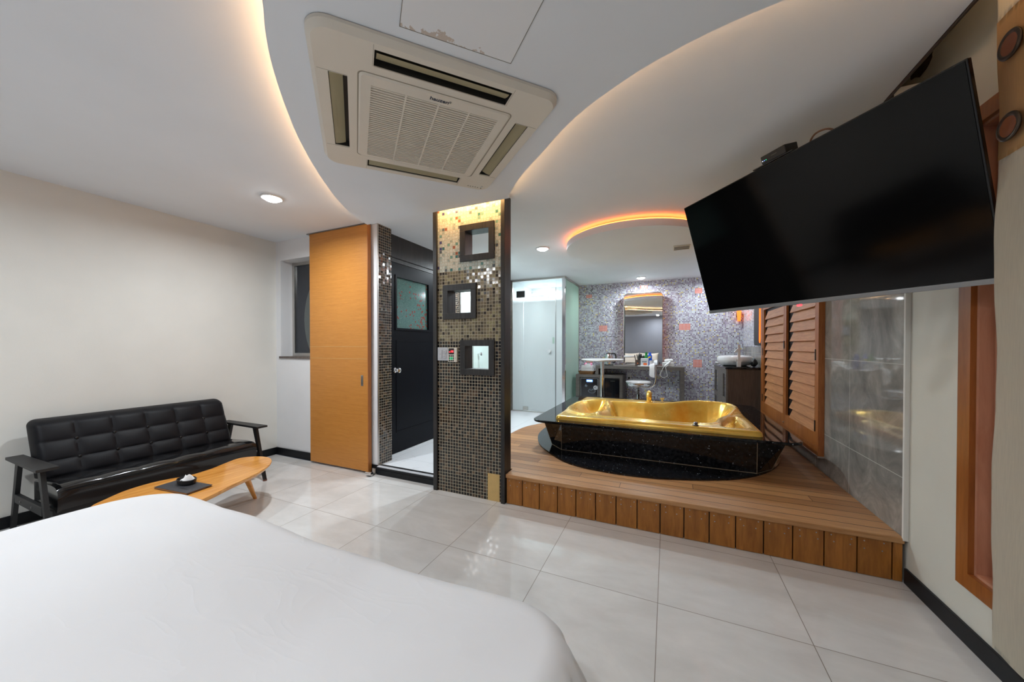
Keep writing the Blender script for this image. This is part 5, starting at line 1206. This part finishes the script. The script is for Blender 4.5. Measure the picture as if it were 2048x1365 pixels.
# black framed mirror with orange light on the right wall
bmr = thing('black_framed_mirror', 'black wood framed wall mirror with orange lit inner edge, beside the shutters above the washbasin', 'mirror', (1.1, 5.85, 1.25))
po = rrect(5.455, 5.87, 1.255, 2.05, .07, 6); pi_ = rrect(5.475, 5.57, 1.285, 2.0, .045, 6)
def prism_x(bm, rings): ringface(bm, [[bm.verts.new((x, y, z)) for y, z in pl] for pl, x in rings], False); return bm
obj('frame', prism_x(BM(), [(po, XR-.0105), (po, XR-.050), (pi_, XR-.050), (pi_, XR-.0105)]), 'black_oak', bmr)
obj('inner_light', prism_x(BM(), [(pi_, XR-.0495), (pi_, XR-.013), (rrect(5.479, 5.566, 1.289, 1.996, .042, 6), XR-.013), (rrect(5.479, 5.566, 1.289, 1.996, .042, 6), XR-.0495)]), 'amber_led', bmr)
bm = BM(); ringface(bm, [[bm.verts.new((XR-.0125, y, z)) for y, z in pi_], [bm.verts.new((XR-.0106, y, z)) for y, z in pi_]]); obj('mirror_glass', bm, 'mirror', bmr)
r = thing('amber_wall_lamp', 'small amber glass wall lamp on the mosaic beside the black framed mirror', 'wall lamp', (1.09, 6.87, 1.66))
obj('back_plate', box(BM(), 1.04, 1.10, 6.868, 6.8795, 1.72, 1.80, .003), 'black_plastic', r)
obj('glass_shade', prism(BM(), [(1.055, 6.82), (1.095, 6.82), (1.095, 6.866), (1.055, 6.866)], 1.66, 1.83, [(1.045, 6.81), (1.105, 6.81), (1.105, 6.866), (1.045, 6.866)]), 'amber_led', r)

# ------------------------------------------------------------ switch plate and thermostat on the partition
r = thing('light_switch', 'grey three-button light switch plate on the mosaic partition left of the thermostat', 'light switch', (-1.75, 2.51, 1.12))
obj('plate', box(BM(), -1.808, -1.702, 2.503, 2.5148, 1.122, 1.234, .002), 'grey_plate', r)
for nm, b4 in (('rocker', (-1.795, -1.762, 1.143, 1.212)), ('rocker', (-1.754, -1.720, 1.181, 1.212)), ('rocker', (-1.754, -1.720, 1.143, 1.174))):
    k_ = obj(nm, box(BM(), b4[0], b4[1], 2.4995, 2.5035, b4[2], b4[3], .001), 'grey_plate', r)
    cx_ = (b4[0]+b4[1])/2; cz_ = (b4[2]+b4[3])/2; obj('print', box(BM(), cx_-.007, cx_+.007, 2.4990, 2.4996, cz_-.0012, cz_+.0012), 'text_grey', k_)
r = thing('thermostat', 'cream wall thermostat with red digits and green lit keys on the mosaic partition', 'thermostat', (-1.64, 2.51, 1.115))
obj('housing', box(BM(), -1.700, -1.612, 2.500, 2.5148, 1.112, 1.232, .003), 'ac_plastic', r)
obj('display_window', box(BM(), -1.6935, -1.640, 2.4985, 2.5005, 1.176, 1.227), 'black_plastic', r)
bm = BM()
def seg7(bm, x, z, w_, h_, on, y=2.4978):
    t_ = w_*.2; S = {'a': (x, x+w_, z+h_-t_, z+h_), 'd': (x, x+w_, z, z+t_), 'g': (x, x+w_, z+h_/2-t_/2, z+h_/2+t_/2), 'f': (x, x+t_, z+h_/2, z+h_), 'e': (x, x+t_, z, z+h_/2), 'b': (x+w_-t_, x+w_, z+h_/2, z+h_), 'c': (x+w_-t_, x+w_, z, z+h_/2)}
    for k in on: a = S[k]; box(bm, a[0], a[1], y, y+.0008, a[2], a[3])
seg7(bm, -1.671, 1.193, .0075, .015, 'abged'); seg7(bm, -1.6585, 1.193, .0125, .015, 'abcdefg')
prism_y(bm, [(-1.686, 1.190), (-1.677, 1.196), (-1.686, 1.202)], 2.4978, 2.4986); obj('red_digits', bm, 'red_led', r)
for i in range(3):
    for j in range(3): obj('key', box(BM(), -1.692+i*.0182, -1.679+i*.0182, 2.4988, 2.5005, 1.117+j*.0192, 1.131+j*.0192, .001), 'black_plastic', r)
for x in (-1.6765, -1.6585): obj('key_light', box(BM(), x-.002, x+.002, 2.4992, 2.5003, 1.131, 1.153), 'green_led', r)
obj('sensor_hole', cyl(BM(), (-1.628, 2.4992, 1.145), (-1.628, 2.5005, 1.145), .0035, seg=12), 'dark_steel', r)

bm = BM(); rnd = random.Random(3)
pl = [(2.44+.075*math.cos(a)*(1+.3*rnd.random()), 2.655+.045*math.sin(a)*(1+.4*rnd.random())) for a in [2*PI*i/22 for i in range(22)]]
ringface(bm, [[bm.verts.new((XR-.0015, y, z)) for y, z in pl], [bm.verts.new((XR-.0002, y, z)) for y, z in pl]])
simple('damp_brown', srgb(66, 44, 26), .8, noise=.4, nscale=40)
tag(obj('damp_stain', bm, 'damp_brown'), 'dark brown damp stain high on the right wall in the ceiling slot', 'stain')
